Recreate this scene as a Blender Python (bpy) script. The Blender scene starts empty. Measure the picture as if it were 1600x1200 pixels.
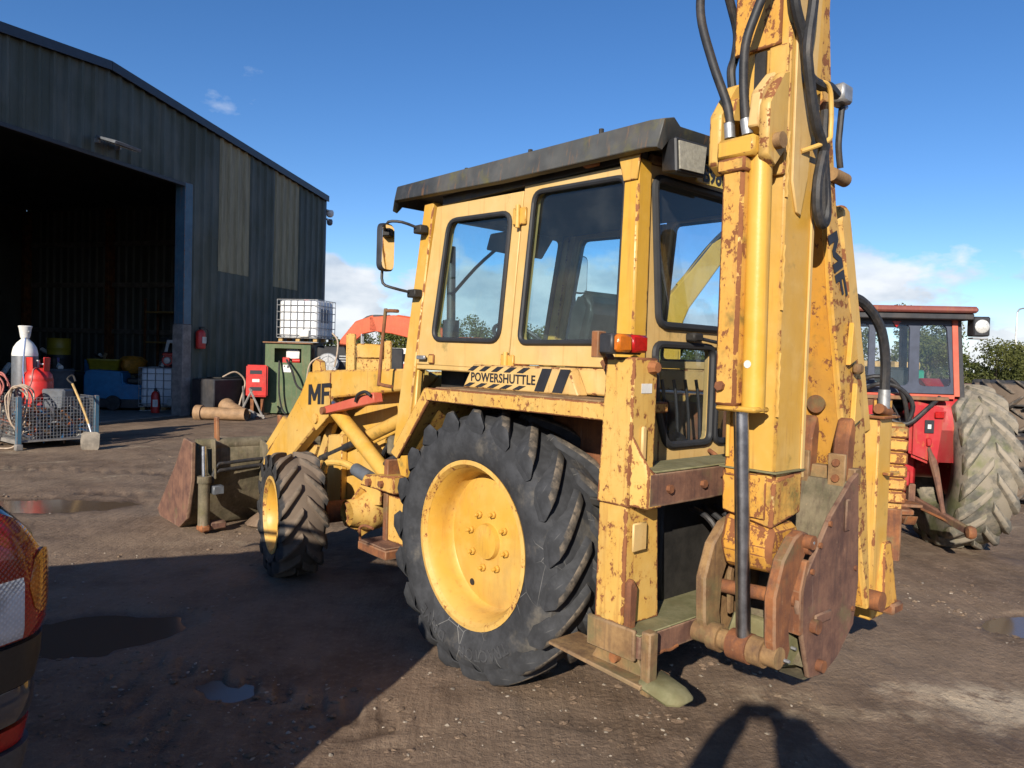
import bpy, bmesh, math, random
import numpy as np
from mathutils import Vector, Matrix, geometry
random.seed(7); np.random.seed(7)
S = bpy.context.scene
COL = S.collection
PI = math.pi
R_ = math.radians

# ---------------------------------------------------------------- camera
F_PX = 1150.0; ROLL = 0.03; PITCH = math.atan(38.0 / F_PX); EYE = 1.68
cd = bpy.data.cameras.new('camera'); cam = bpy.data.objects.new('camera', cd); COL.objects.link(cam)
cd.sensor_fit = 'HORIZONTAL'; cd.sensor_width = 36.0; cd.lens = 36.0 * F_PX / 1600.0
cd.clip_start = 0.05; cd.clip_end = 3000
fw = Vector((0, math.cos(PITCH), -math.sin(PITCH))); u0 = Vector((0, math.sin(PITCH), math.cos(PITCH))); r0 = Vector((1, 0, 0))
rt = r0 * math.cos(ROLL) + u0 * math.sin(ROLL); up = -r0 * math.sin(ROLL) + u0 * math.cos(ROLL)
cam.matrix_world = Matrix(((rt.x, up.x, -fw.x, 0), (rt.y, up.y, -fw.y, 0), (rt.z, up.z, -fw.z, EYE), (0, 0, 0, 1)))
S.camera = cam

# ---------------------------------------------------------------- sky, sun, exposure
SUN_AZ = R_(19.2); SUN_EL = R_(23.8)          # the light travels towards this azimuth (from +Y to +X)
W = bpy.data.worlds.new('World'); S.world = W; W.use_nodes = True
nt = W.node_tree; nt.nodes.clear()
def wn(t, **k):
    n = nt.nodes.new(t)
    for a, b in k.items(): setattr(n, a, b)
    return n
out = wn('ShaderNodeOutputWorld'); bg = wn('ShaderNodeBackground'); bg.inputs[1].default_value = 0.108
sky = wn('ShaderNodeTexSky', sky_type='NISHITA', sun_disc=False, sun_elevation=SUN_EL, sun_rotation=PI + SUN_AZ, air_density=0.75, dust_density=0.1, ozone_density=2.0, altitude=50)
tc = wn('ShaderNodeTexCoord'); sep = wn('ShaderNodeSeparateXYZ'); nt.links.new(tc.outputs['Generated'], sep.inputs[0])
mp = wn('ShaderNodeMapping'); mp.inputs['Scale'].default_value = (5.5, 5.5, 11); mp.inputs['Location'].default_value = (0.6, 4.4, 7.7)
nt.links.new(tc.outputs['Generated'], mp.inputs[0])
nz = wn('ShaderNodeTexNoise'); nz.inputs['Scale'].default_value = 1.0; nz.inputs['Detail'].default_value = 9; nz.inputs['Roughness'].default_value = 0.56
nt.links.new(mp.outputs[0], nz.inputs['Vector'])
def mr(sock, a, b, c=0.0, d=1.0):
    n = wn('ShaderNodeMapRange', interpolation_type='SMOOTHSTEP'); nt.links.new(sock, n.inputs[0])
    for i, v in enumerate((a, b, c, d)): n.inputs[i + 1].default_value = v
    return n.outputs[0]
def mth(op, a, b):
    n = wn('ShaderNodeMath', operation=op)
    for i, v in enumerate((a, b)):
        if isinstance(v, (int, float)): n.inputs[i].default_value = v
        else: nt.links.new(v, n.inputs[i])
    return n.outputs[0]
# clouds: thick near the horizon, thinning to wisps above
thr = mth('ADD', mr(sep.outputs[2], 0.09, 0.20, 0.385, 0.68), mr(sep.outputs[2], 0.0, 0.06, -0.10, 0.0))
dens = mth('MULTIPLY', mth('SUBTRACT', nz.outputs[0], thr), 12.0)
dcl = wn('ShaderNodeClamp'); nt.links.new(dens, dcl.inputs[0])
mask = mth('MULTIPLY', dcl.outputs[0], mr(sep.outputs[2], 0.10, 0.20, 0.93, 0.35))
mp2 = wn('ShaderNodeMapping'); mp2.inputs['Scale'].default_value = (10, 10, 22); mp2.inputs['Location'].default_value = (1.3, .4, .6); nt.links.new(tc.outputs['Generated'], mp2.inputs[0])
nz2 = wn('ShaderNodeTexNoise'); nz2.inputs['Scale'].default_value = 1.0; nz2.inputs['Detail'].default_value = 6; nt.links.new(mp2.outputs[0], nz2.inputs['Vector'])
crp = wn('ShaderNodeValToRGB'); crp.color_ramp.elements[0].position = .34; crp.color_ramp.elements[0].color = (3.4, 3.9, 4.6, 1); crp.color_ramp.elements[1].position = .58; crp.color_ramp.elements[1].color = (6.3, 6.4, 6.6, 1)
nt.links.new(nz2.outputs[0], crp.inputs[0])
hs = wn('ShaderNodeHueSaturation'); hs.inputs['Saturation'].default_value = 1.25; hs.inputs['Hue'].default_value = 0.506; nt.links.new(sky.outputs[0], hs.inputs['Color'])
mx = wn('ShaderNodeMix', data_type='RGBA'); nt.links.new(mask, mx.inputs[0]); nt.links.new(hs.outputs[0], mx.inputs[6]); nt.links.new(crp.outputs[0], mx.inputs[7])
nt.links.new(mx.outputs[2], bg.inputs[0]); nt.links.new(bg.outputs[0], out.inputs[0])
sl = bpy.data.lights.new('sun', 'SUN'); sl.energy = 5.0; sl.angle = R_(0.53); sl.color = (1.0, 0.915, 0.785)
sun = bpy.data.objects.new('sun', sl); COL.objects.link(sun)
sd = Vector((math.sin(SUN_AZ) * math.cos(SUN_EL), math.cos(SUN_AZ) * math.cos(SUN_EL), -math.sin(SUN_EL)))
sun.rotation_euler = sd.to_track_quat('-Z', 'Y').to_euler(); sun.location = (-6, -16, 12)
S.view_settings.view_transform = 'Standard'; S.view_settings.look = 'None'; S.view_settings.gamma = 1; S.view_settings.exposure = 0.5
S.render.engine = 'CYCLES'; S.cycles.transparent_max_bounces = 24; S.cycles.max_bounces = 4; S.cycles.diffuse_bounces = 2; S.cycles.glossy_bounces = 3; S.cycles.caustics_reflective = False; S.cycles.caustics_refractive = False

# ---------------------------------------------------------------- materials
class T:
    def __init__(s, name):
        s.m = bpy.data.materials.new(name); s.m.use_nodes = True; s.t = s.m.node_tree; s.t.nodes.clear()
        s.o = s.t.nodes.new('ShaderNodeOutputMaterial'); s.c = s.t.nodes.new('ShaderNodeTexCoord'); s.oc = s.c.outputs['Object']
    def put(s, v, sock):
        if hasattr(v, 'is_linked') or isinstance(v, bpy.types.NodeSocket): s.t.links.new(v, sock)
        elif isinstance(v, (tuple, list)):
            sock.default_value = tuple(v) + ((1,) if len(v) == 3 and sock.type == 'RGBA' else ())
        else: sock.default_value = v
    def map(s, sc, loc=(0, 0, 0), rot=(0, 0, 0), src=None):
        n = s.t.nodes.new('ShaderNodeMapping'); n.inputs['Scale'].default_value = sc; n.inputs['Location'].default_value = loc; n.inputs['Rotation'].default_value = rot
        s.t.links.new(src or s.oc, n.inputs[0]); return n.outputs[0]
    def noise(s, scale, detail=4, rough=.55, vec=None, dist=0.0):
        detail = min(detail, 5.0) if scale > 3 else min(detail, 4.0)
        n = s.t.nodes.new('ShaderNodeTexNoise'); n.inputs['Scale'].default_value = scale; n.inputs['Detail'].default_value = detail; n.inputs['Roughness'].default_value = rough; n.inputs['Distortion'].default_value = dist
        s.t.links.new(vec or s.oc, n.inputs['Vector']); return n.outputs[0]
    def vor(s, scale, feature='F1', vec=None, out=0):
        n = s.t.nodes.new('ShaderNodeTexVoronoi'); n.feature = feature; n.inputs['Scale'].default_value = scale
        s.t.links.new(vec or s.oc, n.inputs['Vector']); return n.outputs[out]
    def step(s, sock, a, b, c=0.0, d=1.0):
        n = s.t.nodes.new('ShaderNodeMapRange'); n.interpolation_type = 'SMOOTHSTEP'; s.t.links.new(sock, n.inputs[0])
        for i, v in enumerate((a, b, c, d)): n.inputs[i + 1].default_value = v
        return n.outputs[0]
    def math(s, op, a, b=0.0):
        n = s.t.nodes.new('ShaderNodeMath'); n.operation = op; s.put(a, n.inputs[0]); s.put(b, n.inputs[1]); return n.outputs[0]
    def mix(s, f, a, b):
        n = s.t.nodes.new('ShaderNodeMix'); n.data_type = 'RGBA'; s.put(f, n.inputs[0]); s.put(a, n.inputs[6]); s.put(b, n.inputs[7]); return n.outputs[2]
    def bump(s, h, strength=.3, dist=.01):
        n = s.t.nodes.new('ShaderNodeBump'); n.inputs['Strength'].default_value = strength; n.inputs['Distance'].default_value = dist; s.t.links.new(h, n.inputs['Height']); return n.outputs[0]
    def pbr(s, col, rough=.5, metal=0.0, normal=None, **k):
        n = s.t.nodes.new('ShaderNodeBsdfPrincipled'); s.put(col, n.inputs['Base Color']); s.put(rough, n.inputs['Roughness']); s.put(metal, n.inputs['Metallic'])
        if normal is not None: s.t.links.new(normal, n.inputs['Normal'])
        for a, b in k.items(): s.put(b, n.inputs[a])
        s.t.links.new(n.outputs[0], s.o.inputs[0]); return s.m
RUST1 = (.13, .048, .022); RUST2 = (.28, .105, .035)
def paint(name, c1, c2, rust=.3, moss=0.0, rough=.45, dirt=.25, rs=7.0, drip=.5, spec=.4):
    t = T(name)
    base = t.mix(t.step(t.noise(1.7, 4, .6), .35, .68), c1, c2)
    fade = t.noise(11, 5, .6); base = t.mix(t.step(fade, .45, .75, 0, .35), base, tuple(min(1, x * 1.12 + .03) for x in c2))
    if dirt: base = t.mix(t.step(t.noise(4.3, 6, .65, t.map((1, 1, .35))), .48, .78, 0, dirt), base, (.17, .12, .075))
    if moss: base = t.mix(t.step(t.noise(5.1, 6, .65, t.map((1, 1, 1), (3, 1, 7))), .62 - .3 * moss, .80 - .25 * moss, 0, .85), base, (.115, .105, .036))
    rc = t.mix(t.noise(23, 5, .7), RUST1, RUST2)
    big = t.noise(rs * 2.7, 10, .76, t.map((1, 1, .7), (5, 2, 9))); reg = t.step(t.noise(1.9, 3, .5, t.map((1, 1, 1), (7, 7, 3))), .30, .70, -.055, .055); big = t.math('ADD', big, reg); th = .815 - .30 * rust
    m1 = t.step(big, th, th + .025)
    sp = t.noise(rs * 6, 6, .7, t.map((1, 1, 1), (1, 8, 2))); th2 = .83 - .20 * rust
    m2 = t.step(sp, th2, th2 + .03)
    halo = t.step(big, th - .09, th + .02, 0, .55)
    base = t.mix(halo, base, (.46, .22, .045))
    dr = t.noise(16, 5, .7, t.map((1.6, 1.6, .07), (2, 2, 2))); base = t.mix(t.step(dr, .54, .74, 0, min(.85, .25 + drip * rust * 1.9)), base, (.33, .145, .04))
    m = t.math('MAXIMUM', m1, m2)
    at = t.t.nodes.new('ShaderNodeAttribute'); at.attribute_name = 'edge'; en = t.noise(rs * 2.3, 5, .7, t.map((1, 1, 1), (9, 1, 4)))
    me_ = t.step(t.math('ADD', at.outputs['Fac'], t.math('MULTIPLY', en, 1.9)), 2.14 - .50 * rust, 2.22 - .50 * rust); m = t.math('MAXIMUM', m, me_)
    base = t.mix(t.step(t.math('ADD', at.outputs['Fac'], t.math('MULTIPLY', en, 1.5)), 1.25, 2.0, 0, .40), base, (.32, .16, .05))
    col = t.mix(m, base, rc)
    h = t.math('ADD', t.math('MULTIPLY', m, -.7), t.math('MULTIPLY', t.noise(38, 5, .7), .35))
    return t.pbr(col, t.math('ADD', t.math('MULTIPLY', m, .42), rough), 0, t.bump(h, .55, .004), **{'Specular IOR Level': spec})
def rusty(name, a=RUST1, b=RUST2, moss=.3, scale=6, streak=True, rough=.85):
    t = T(name)
    col = t.mix(t.step(t.noise(scale, 8, .7), .32, .68), a, b)
    if streak: col = t.mix(t.step(t.noise(26, 6, .7, t.map((1.5, 1.5, .08))), .45, .75, 0, .6), col, (.055, .03, .025))
    if moss: col = t.mix(t.step(t.noise(3.7, 7, .65, t.map((1, 1, 1), (4, 4, 4))), .62 - .28 * moss, .8 - .25 * moss, 0, .9), col, (.135, .115, .050))
    col = t.mix(t.step(t.noise(60, 4, .7), .6, .8, 0, .5), col, (.36, .25, .14))
    at = t.t.nodes.new('ShaderNodeAttribute'); at.attribute_name = 'edge'; col = t.mix(t.step(t.math('ADD', at.outputs['Fac'], t.math('MULTIPLY', t.noise(14, 5, .7), 1.6)), 1.45, 1.95, 0, .45), col, (.25, .17, .105))
    scr = t.step(t.noise(9, 5, .6, t.map((3, 3, .25), (1, 5, 2), (0, .5, .3))), .66, .72); col = t.mix(t.math('MULTIPLY', scr, .45), col, (.30, .22, .16))
    return t.pbr(col, rough, 0, t.bump(t.noise(45, 7, .75), .5, .004))
def plain(name, c, rough=.5, metal=0.0, var=.18, bump=.15, scale=9, spec=.5, dirt=0.0):
    t = T(name)
    col = t.mix(t.step(t.noise(scale, 6, .65), .3, .7), tuple(x * (1 - var) for x in c), tuple(min(1, x * (1 + var)) for x in c))
    if dirt: col = t.mix(t.step(t.noise(scale * .6, 7, .7, t.map((1, 1, .5), (3, 3, 3))), .45, .72, 0, dirt), col, (.16, .12, .085))
    return t.pbr(col, rough, metal, t.bump(t.noise(scale * 6, 5, .7), bump, .003), **{'Specular IOR Level': spec})
def rubber(name, base=(.030, .031, .034), dust=(.20, .17, .135), amt=.4, moss=0.0, cracks=False, scale=4, tread=0.0):
    t = T(name)
    col = t.mix(t.step(t.noise(scale * 3, 5, .65), .35, .7), base, tuple(x * 1.7 for x in base))
    col = t.mix(t.step(t.noise(scale, 8, .68), .66 - .32 * amt, .84 - .32 * amt, 0, .25 + .7 * amt), col, dust)
    if tread:
        sx = t.t.nodes.new('ShaderNodeSeparateXYZ'); t.t.links.new(t.oc, sx.inputs[0]); ay = t.math('ABSOLUTE', sx.outputs[1]); ay = t.math('ADD', ay, t.math('MULTIPLY', t.noise(13, 4, .6), .05)); col = t.mix(t.step(ay, tread, tread + .03, .88, 0), col, t.mix(t.noise(9, 5, .7), tuple(x * .7 for x in dust), tuple(x * 1.35 for x in dust)))
    if moss: col = t.mix(t.step(t.noise(2.2, 6, .6, t.map((1, 1, 1), (6, 2, 1))), .52, .66, 0, moss), col, (.10, .12, .03))
    if cracks:
        e = t.vor(6.5, 'DISTANCE_TO_EDGE', t.map((1, 1, 1))); ln = t.step(e, .003, .012, 1, 0)
        ln = t.math('MULTIPLY', ln, t.step(t.noise(2.6, 3, .5), .54, .66)); col = t.mix(t.math('MULTIPLY', ln, .4), col, (.42, .41, .38))
    return t.pbr(col, .82, 0, t.bump(t.noise(40, 6, .7), .3, .004), **{'Specular IOR Level': .25})
def glass(name, tint=(.62, .76, .80), refl=.10, dirt=.10):
    t = T(name)
    tr = t.t.nodes.new('ShaderNodeBsdfTransparent'); tr.inputs[0].default_value = tint + (1,)
    gl = t.t.nodes.new('ShaderNodeBsdfGlossy'); gl.inputs['Roughness'].default_value = .03
    fr = t.t.nodes.new('ShaderNodeFresnel'); fr.inputs[0].default_value = 1.5
    ge = t.t.nodes.new('ShaderNodeNewGeometry'); f = t.math('MULTIPLY', t.math('ADD', t.math('MULTIPLY', fr.outputs[0], .9), refl * .3), t.math('SUBTRACT', 1.0, ge.outputs['Backfacing']))
    m1 = t.t.nodes.new('ShaderNodeMixShader'); t.t.links.new(f, m1.inputs[0]); t.t.links.new(tr.outputs[0], m1.inputs[1]); t.t.links.new(gl.outputs[0], m1.inputs[2])
    df = t.t.nodes.new('ShaderNodeBsdfDiffuse'); df.inputs[0].default_value = (.34, .33, .30, 1)
    d = t.step(t.noise(5, 7, .7), .42, .8, dirt * .25, dirt)
    m2 = t.t.nodes.new('ShaderNodeMixShader'); t.t.links.new(d, m2.inputs[0]); t.t.links.new(m1.outputs[0], m2.inputs[1]); t.t.links.new(df.outputs[0], m2.inputs[2])
    t.t.links.new(m2.outputs[0], t.o.inputs[0]); return t.m
Y1 = (.55, .300, .042); Y2 = (.57, .362, .105)
M = {}
M['yellow'] = paint('yellow_paint', Y1, Y2, .30, .05)
M['yellow_clean'] = paint('yellow_paint_clean', (.56, .305, .030), (.58, .338, .055), .20, .0, .38, .12)
M['yellow_rust'] = paint('yellow_paint_rusty', (.56, .325, .07), Y2, .72, .10, .5, .3, 9)
M['yellow_chip'] = paint('yellow_paint_chipped', (.55, .275, .04), (.57, .32, .075), .78, .38, .5, .3, 8)
M['yellow_peel'] = paint('yellow_paint_peeling', (.54, .25, .035), (.54, .28, .05), .86, .15, .5, .35, 7)
M['cream'] = paint('faded_yellow_paint', (.56, .358, .120), (.58, .398, .170), .26, .04, .5, .22)
M['rim'] = paint('wheel_rim_paint', (.55, .305, .045), (.57, .345, .085), .34, 0, .42, .38, 12)
M['rust'] = rusty('rusty_steel')
M['rust_red'] = rusty('red_brown_rust', (.095, .044, .031), (.20, .098, .060), .22, 7)
M['rust_moss'] = rusty('mossy_rusty_steel', (.15, .080, .035), (.30, .18, .075), .45, 7)
M['moss'] = rusty('green_mossy_steel', (.13, .125, .055), (.21, .19, .10), .5, 9, False)
M['olive'] = rusty('olive_muddy_steel', (.085, .073, .042), (.19, .155, .098), .3, 6)
M['chrome'] = plain('steel_rod', (.42, .43, .46), .30, 1.0, .3, .08, 14)
M['galv'] = plain('galvanised_steel', (.36, .365, .37), .5, .7, .2, .1, 20)
M['black'] = plain('black_rubber_hose', (.022, .022, .024), .55, 0, .3, .2, 30, .4, .25)
M['blackp'] = plain('black_plastic', (.025, .026, .03), .5, 0, .3, .1, 9, .5, .2)
M['roofblack'] = paint('weathered_black_roof', (.035, .037, .038), (.075, .075, .07), .12, .30, .55, .3)
M['dark'] = plain('dark_grease', (.018, .016, .014), .7, 0, .4, .3, 12)
M['seal'] = plain('window_seal', (.02, .021, .024), .6, 0, .2, .05)
M['seat'] = plain('seat_vinyl', (.03, .033, .03), .5, 0, .3, .2, 20)
M['tyre'] = rubber('tractor_tyre', (.030, .031, .034), (.17, .15, .12), .38, 0, True)
M['lug'] = rubber('tyre_lug', (.050, .045, .040), (.22, .175, .13), .72, 0, False, 9)
M['tyre_mud'] = rubber('muddy_tyre', (.030, .029, .029), (.15, .112, .082), .40, tread=.150)
M['lug_mud'] = rubber('muddy_tyre_lug', (.06, .05, .04), (.19, .145, .105), .85, 0, False, 8)
M['tyre_moss'] = rubber('mossy_tyre', (.09, .085, .072), (.27, .23, .175), .8, .6, False)
M['lug_moss'] = rubber('mossy_tyre_lug', (.12, .11, .092), (.30, .255, .195), .85, .3, False, 7)
M['glass'] = glass('cab_glass', (.84, .93, .95), .10, .035)
M['glass_r'] = glass('rear_glass', (.86, .90, .95), .10, .05)
M['glass_t'] = glass('tractor_glass', (.88, .91, .94), .10, .06)
M['red'] = plain('red_gas_paint', (.52, .024, .018), .42, 0, .2, .08, 8, .5, .28)
M['redt'] = paint('tractor_red_paint', (.36, .012, .020), (.40, .028, .030), .30, .05, .42, .5)
M['redfade'] = paint('faded_red_paint', (.48, .085, .05), (.52, .13, .08), .22, 0, .5, .2)
M['roofred'] = paint('dull_maroon_roof', (.20, .055, .045), (.26, .09, .075), .3, 0, .6, .3)
M['white'] = plain('white_paint', (.66, .65, .61), .55, 0, .14, .08, 6, .5, .35)
M['grey'] = plain('grey_paint', (.10, .11, .125), .45, 0, .2, .1, 9, .5, .2)
M['print'] = plain('black_print', (.016, .017, .022), .55, 0, .2, .02)
M['tank'] = plain('white_plastic_tank', (.74, .75, .76), .45, 0, .06, .05, 4)
M['green'] = paint('green_cabinet_paint', (.065, .105, .045), (.10, .14, .065), .25, .1, .6, .35)
M['blue'] = plain('blue_machine_paint', (.018, .16, .33), .42, 0, .15, .06, 6, .5, .2)
M['bluep'] = paint('blue_post_paint', (.035, .095, .15), (.055, .13, .19), .25, 0, .5, .25)
M['wood'] = plain('worn_wood', (.42, .27, .10), .65, 0, .3, .3, 14)
M['orange'] = paint('orange_boom_paint', (.50, .065, .014), (.54, .085, .02), .12, 0, .45, .3)
M['clay'] = plain('clay_pipe', (.28, .17, .09), .7, 0, .25, .25, 7, .4, .3)
M['conc'] = plain('grey_post_concrete', (.20, .185, .17), .8, 0, .3, .3, 6)
def lens(name, c, f=1.0):
    t = T(name); sx = t.t.nodes.new('ShaderNodeSeparateXYZ'); t.t.links.new(t.oc, sx.inputs[0])
    gx = t.math('SINE', t.math('MULTIPLY', t.math('ADD', sx.outputs[1], sx.outputs[0]), 420.0)); gz = t.math('SINE', t.math('MULTIPLY', sx.outputs[2], 420.0)); g_ = t.math('MULTIPLY', gx, gz)
    big = t.step(t.noise(7, 3, .6), .35, .65); col = t.mix(big, tuple(x * .45 for x in c), c); col = t.mix(t.step(g_, .2, .9, 0, .35), col, tuple(min(1, x * 1.5) for x in c))
    return t.pbr(col, .09, 0, t.bump(g_, .35, .002), **{'Coat Weight': .6})
M['lensred'] = lens('car_red_lens', (.34, .008, .006)); M['lensamber'] = lens('car_amber_lens', (.52, .14, .012)); M['lensclear'] = lens('car_clear_lens', (.55, .55, .54))
M['amber'] = plain('amber_lens', (.50, .13, .01), .15, 0, .1, .3, 40)
M['redlens'] = plain('red_lens', (.36, .010, .008), .12, 0, .2, .4, 40)
M['clear'] = plain('clear_lens', (.60, .60, .58), .12, .2, .2, .5, 60)
M['carpaint'] = plain('dark_car_paint', (.010, .011, .016), .12, 0, .2, .0, 8, .6)
M['bumper'] = plain('black_bumper', (.020, .019, .018), .45, 0, .2, .25, 60)
M['bumper_gloss'] = plain('glossy_bumper_band', (.05, .05, .055), .10, 0, .2, .02, 8, .8)
M['bumper_grey'] = plain('grey_bumper', (.06, .06, .062), .5, 0, .2, .25, 60)
M['carglass'] = plain('dark_car_glass', (.01, .011, .013), .05, 0, .1, 0)
M['cloth'] = plain('dark_jacket', (.03, .035, .05), .85, 0, .3, .3, 30)
M['skin'] = plain('skin', (.45, .26, .19), .55, 0, .1, .1)
M['mirror'] = plain('mirror_glass', (.85, .85, .85), .02, 1.0, .02, 0)
M['yellowdrum'] = plain('yellow_drum', (.26, .21, .015), .45, 0, .15, .05)
M['card'] = plain('cardboard', (.30, .21, .12), .8, 0, .2, .2)
M['hose'] = plain('pale_rubber_hose', (.38, .29, .21), .6, 0, .2, .2, 18)
M['hosered'] = plain('pink_red_hose', (.40, .13, .11), .6, 0, .2, .2, 18)
M['hoseblue'] = plain('blue_grey_hose', (.16, .22, .38), .6, 0, .2, .2, 18)

# ---------------------------------------------------------------- mesh helpers
class MB:
    def __init__(s): s.v = []; s.f = []
    def add(s, vs, fs):
        b = len(s.v); s.v += [tuple(p) for p in vs]; s.f += [tuple(b + i for i in f) for f in fs]; return s
    def box(s, a, b):
        x0, y0, z0 = [min(p, q) for p, q in zip(a, b)]; x1, y1, z1 = [max(p, q) for p, q in zip(a, b)]
        return s.add([(x0, y0, z0), (x1, y0, z0), (x1, y1, z0), (x0, y1, z0), (x0, y0, z1), (x1, y0, z1), (x1, y1, z1), (x0, y1, z1)],
                     [(0, 3, 2, 1), (4, 5, 6, 7), (0, 1, 5, 4), (1, 2, 6, 5), (2, 3, 7, 6), (3, 0, 4, 7)])
    def prism(s, A, B):
        n = len(A); return s.add(list(A) + list(B), [tuple(range(n - 1, -1, -1)), tuple(range(n, 2 * n))] + [(i, (i + 1) % n, n + (i + 1) % n, n + i) for i in range(n)])
    def loft(s, rings, caps=True, closed=True):
        n = len(rings[0]); vs = [p for r in rings for p in r]; fs = []
        for k in range(len(rings) - 1):
            for i in range(n if closed else n - 1): fs.append((k * n + i, k * n + (i + 1) % n, (k + 1) * n + (i + 1) % n, (k + 1) * n + i))
        if caps and closed: fs += [tuple(range(n - 1, -1, -1)), tuple(range((len(rings) - 1) * n, len(rings) * n))]
        return s.add(vs, fs)
    def cyl(s, p0, p1, r0, r1=None, n=16):
        p0 = Vector(p0); p1 = Vector(p1); r1 = r0 if r1 is None else r1; d = (p1 - p0).normalized(); a = d.orthogonal().normalized(); b = d.cross(a)
        rg = lambda p, r: [p + (a * math.cos(2 * PI * i / n) + b * math.sin(2 * PI * i / n)) * r for i in range(n)]
        return s.loft([rg(p0, r0), rg(p1, r1)])
    def tube(s, pts, r, n=8, smooth=4, closed=False):
        P = [Vector(p) for p in pts]
        if smooth > 1: P = catmull(P, smooth, closed)
        if closed: P = P[:-1] if (P[0] - P[-1]).length < 1e-6 else P
        N = len(P); d = [(P[(i + 1) % N] - P[i - 1]).normalized() if closed else (P[min(i + 1, N - 1)] - P[max(i - 1, 0)]).normalized() for i in range(N)]
        a = d[0].orthogonal().normalized(); rings = []
        for i in range(N):
            a = (a - d[i] * a.dot(d[i])).normalized(); b = d[i].cross(a)
            rr = r[min(i, len(r) - 1)] if isinstance(r, list) else r
            rings.append([P[i] + (a * math.cos(2 * PI * k / n) + b * math.sin(2 * PI * k / n)) * rr for k in range(n)])
        if closed: rings.append(rings[0]); return s.loft(rings, caps=False)
        return s.loft(rings)
    def lathe(s, prof, n=32, c=(0, 0, 0), axis='y'):
        rings = []
        for r, a in prof:
            ring = []
            for i in range(n):
                x = r * math.cos(2 * PI * i / n); z = r * math.sin(2 * PI * i / n)
                p = {'y': (x, a, z), 'z': (x, z, a), 'x': (a, x, z)}[axis]
                ring.append((p[0] + c[0], p[1] + c[1], p[2] + c[2]))
            rings.append(ring)
        return s.loft(rings, caps=False)
def catmull(P, k, closed=False):
    out = []; N = len(P); rng = N if closed else N - 1
    for i in range(rng):
        g = (lambda j: P[j % N]) if closed else (lambda j: P[max(0, min(N - 1, j))])
        p0, p1, p2, p3 = g(i - 1), g(i), g(i + 1), g(i + 2)
        for j in range(k):
            t = j / k; out.append(.5 * ((2 * p1) + (p2 - p0) * t + (2 * p0 - 5 * p1 + 4 * p2 - p3) * t * t + (3 * p1 - p0 - 3 * p2 + p3) * t ** 3))
    if not closed: out.append(P[-1].copy())
    return out
def mesh(name, mb, bevel=0.0, smooth=True, seg=1, edge=False):
    me = bpy.data.meshes.new(name); me.from_pydata(mb.v, [], mb.f)
    bm = bmesh.new(); bm.from_mesh(me); bmesh.ops.recalc_face_normals(bm, faces=bm.faces[:])
    if bevel:
        es = [e for e in bm.edges if len(e.link_faces) == 2 and e.calc_face_angle(0) > .5]
        bmesh.ops.bevel(bm, geom=es, offset=bevel, segments=seg, affect='EDGES', clamp_overlap=True)
    if edge:
        lay = bm.verts.layers.float.new('edge')
        for v in bm.verts: v[lay] = 1.0
        tot = sum(f.calc_area() for f in bm.faces); got = 0.0
        for lo, hi, tk in ((.075, 9, .022), (.03, .075, .009)):
            fl = [f for f in bm.faces if len(f.verts) > 3 and lo <= min(e.calc_length() for e in f.edges) < hi and all(v[lay] > .5 for v in f.verts)]
            if fl:
                got += sum(f.calc_area() for f in fl); bmesh.ops.inset_individual(bm, faces=fl, thickness=tk, use_even_offset=True)
                for f in fl:
                    for v in f.verts: v[lay] = 0.0
        if got < .55 * tot:
            for v in bm.verts: v[lay] = 0.0
    bm.to_mesh(me); bm.free()
    if smooth: me.shade_smooth(); me.set_sharp_from_angle(angle=R_(38))
    return me
def obj(name, mb, mat, parent=None, bevel=0.0, smooth=True, seg=1, label=None, kind=None, loc=None, rot=None):
    me = mb if isinstance(mb, bpy.types.Mesh) else mesh(name, mb, bevel, smooth, seg, isinstance(mat, str) and bevel > 0 and mat.startswith(('yellow', 'rust', 'green', 'bluep', 'cream')) and mat != 'yellowdrum')
    if not me.materials: me.materials.append(M[mat] if isinstance(mat, str) else mat)
    o = bpy.data.objects.new(name, me); COL.objects.link(o)
    if parent: o.parent = parent
    if loc: o.location = loc
    if rot: o.rotation_euler = rot
    if label: o['label'] = label
    if kind: o['kind'] = kind
    return o
def tag(o, label, cat, group=None):
    o['label'] = label; o['category'] = cat
    if group: o['group'] = group
    return o
def thing(name, label, cat, loc=(0, 0, 0), rz=0.0, group=None):
    o = bpy.data.objects.new(name, None); o.empty_display_size = .2; COL.objects.link(o); o.location = loc; o.rotation_euler = (0, 0, rz)
    return tag(o, label, cat, group)
def rrect(pts, r, n=4):
    """round the corners of a convex 2d polygon"""
    out = []; N = len(pts)
    for i in range(N):
        p = Vector(pts[i]).to_2d() if len(pts[i]) > 2 else Vector(pts[i]); a = Vector(pts[i - 1]) - p; b = Vector(pts[(i + 1) % N]) - p
        ra = min(r, a.length * .45, b.length * .45); s = p + a.normalized() * ra; e = p + b.normalized() * ra
        for k in range(n + 1):
            t = k / n; out.append(tuple((1 - t) ** 2 * s + 2 * t * (1 - t) * p + t * t * e))
    return out
def hole_panel(outer, holes, f, t0, t1):
    """flat panel with holes; f(p2, off) -> 3d"""
    polys = [outer] + holes
    flat = [p for q in polys for p in q]
    tris = geometry.tessellate_polygon([[Vector((p[0], p[1], 0)) for p in q] for q in polys])
    mb = MB(); n = len(flat)
    mb.v = [tuple(f(p, t0)) for p in flat] + [tuple(f(p, t1)) for p in flat]
    mb.f = [tuple(t) for t in tris] + [tuple(n + i for i in reversed(t)) for t in tris]
    b = 0
    for q in polys:
        k = len(q)
        for i in range(k): mb.f.append((b + i, b + (i + 1) % k, n + b + (i + 1) % k, n + b + i))
        b += k
    return mb
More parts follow.
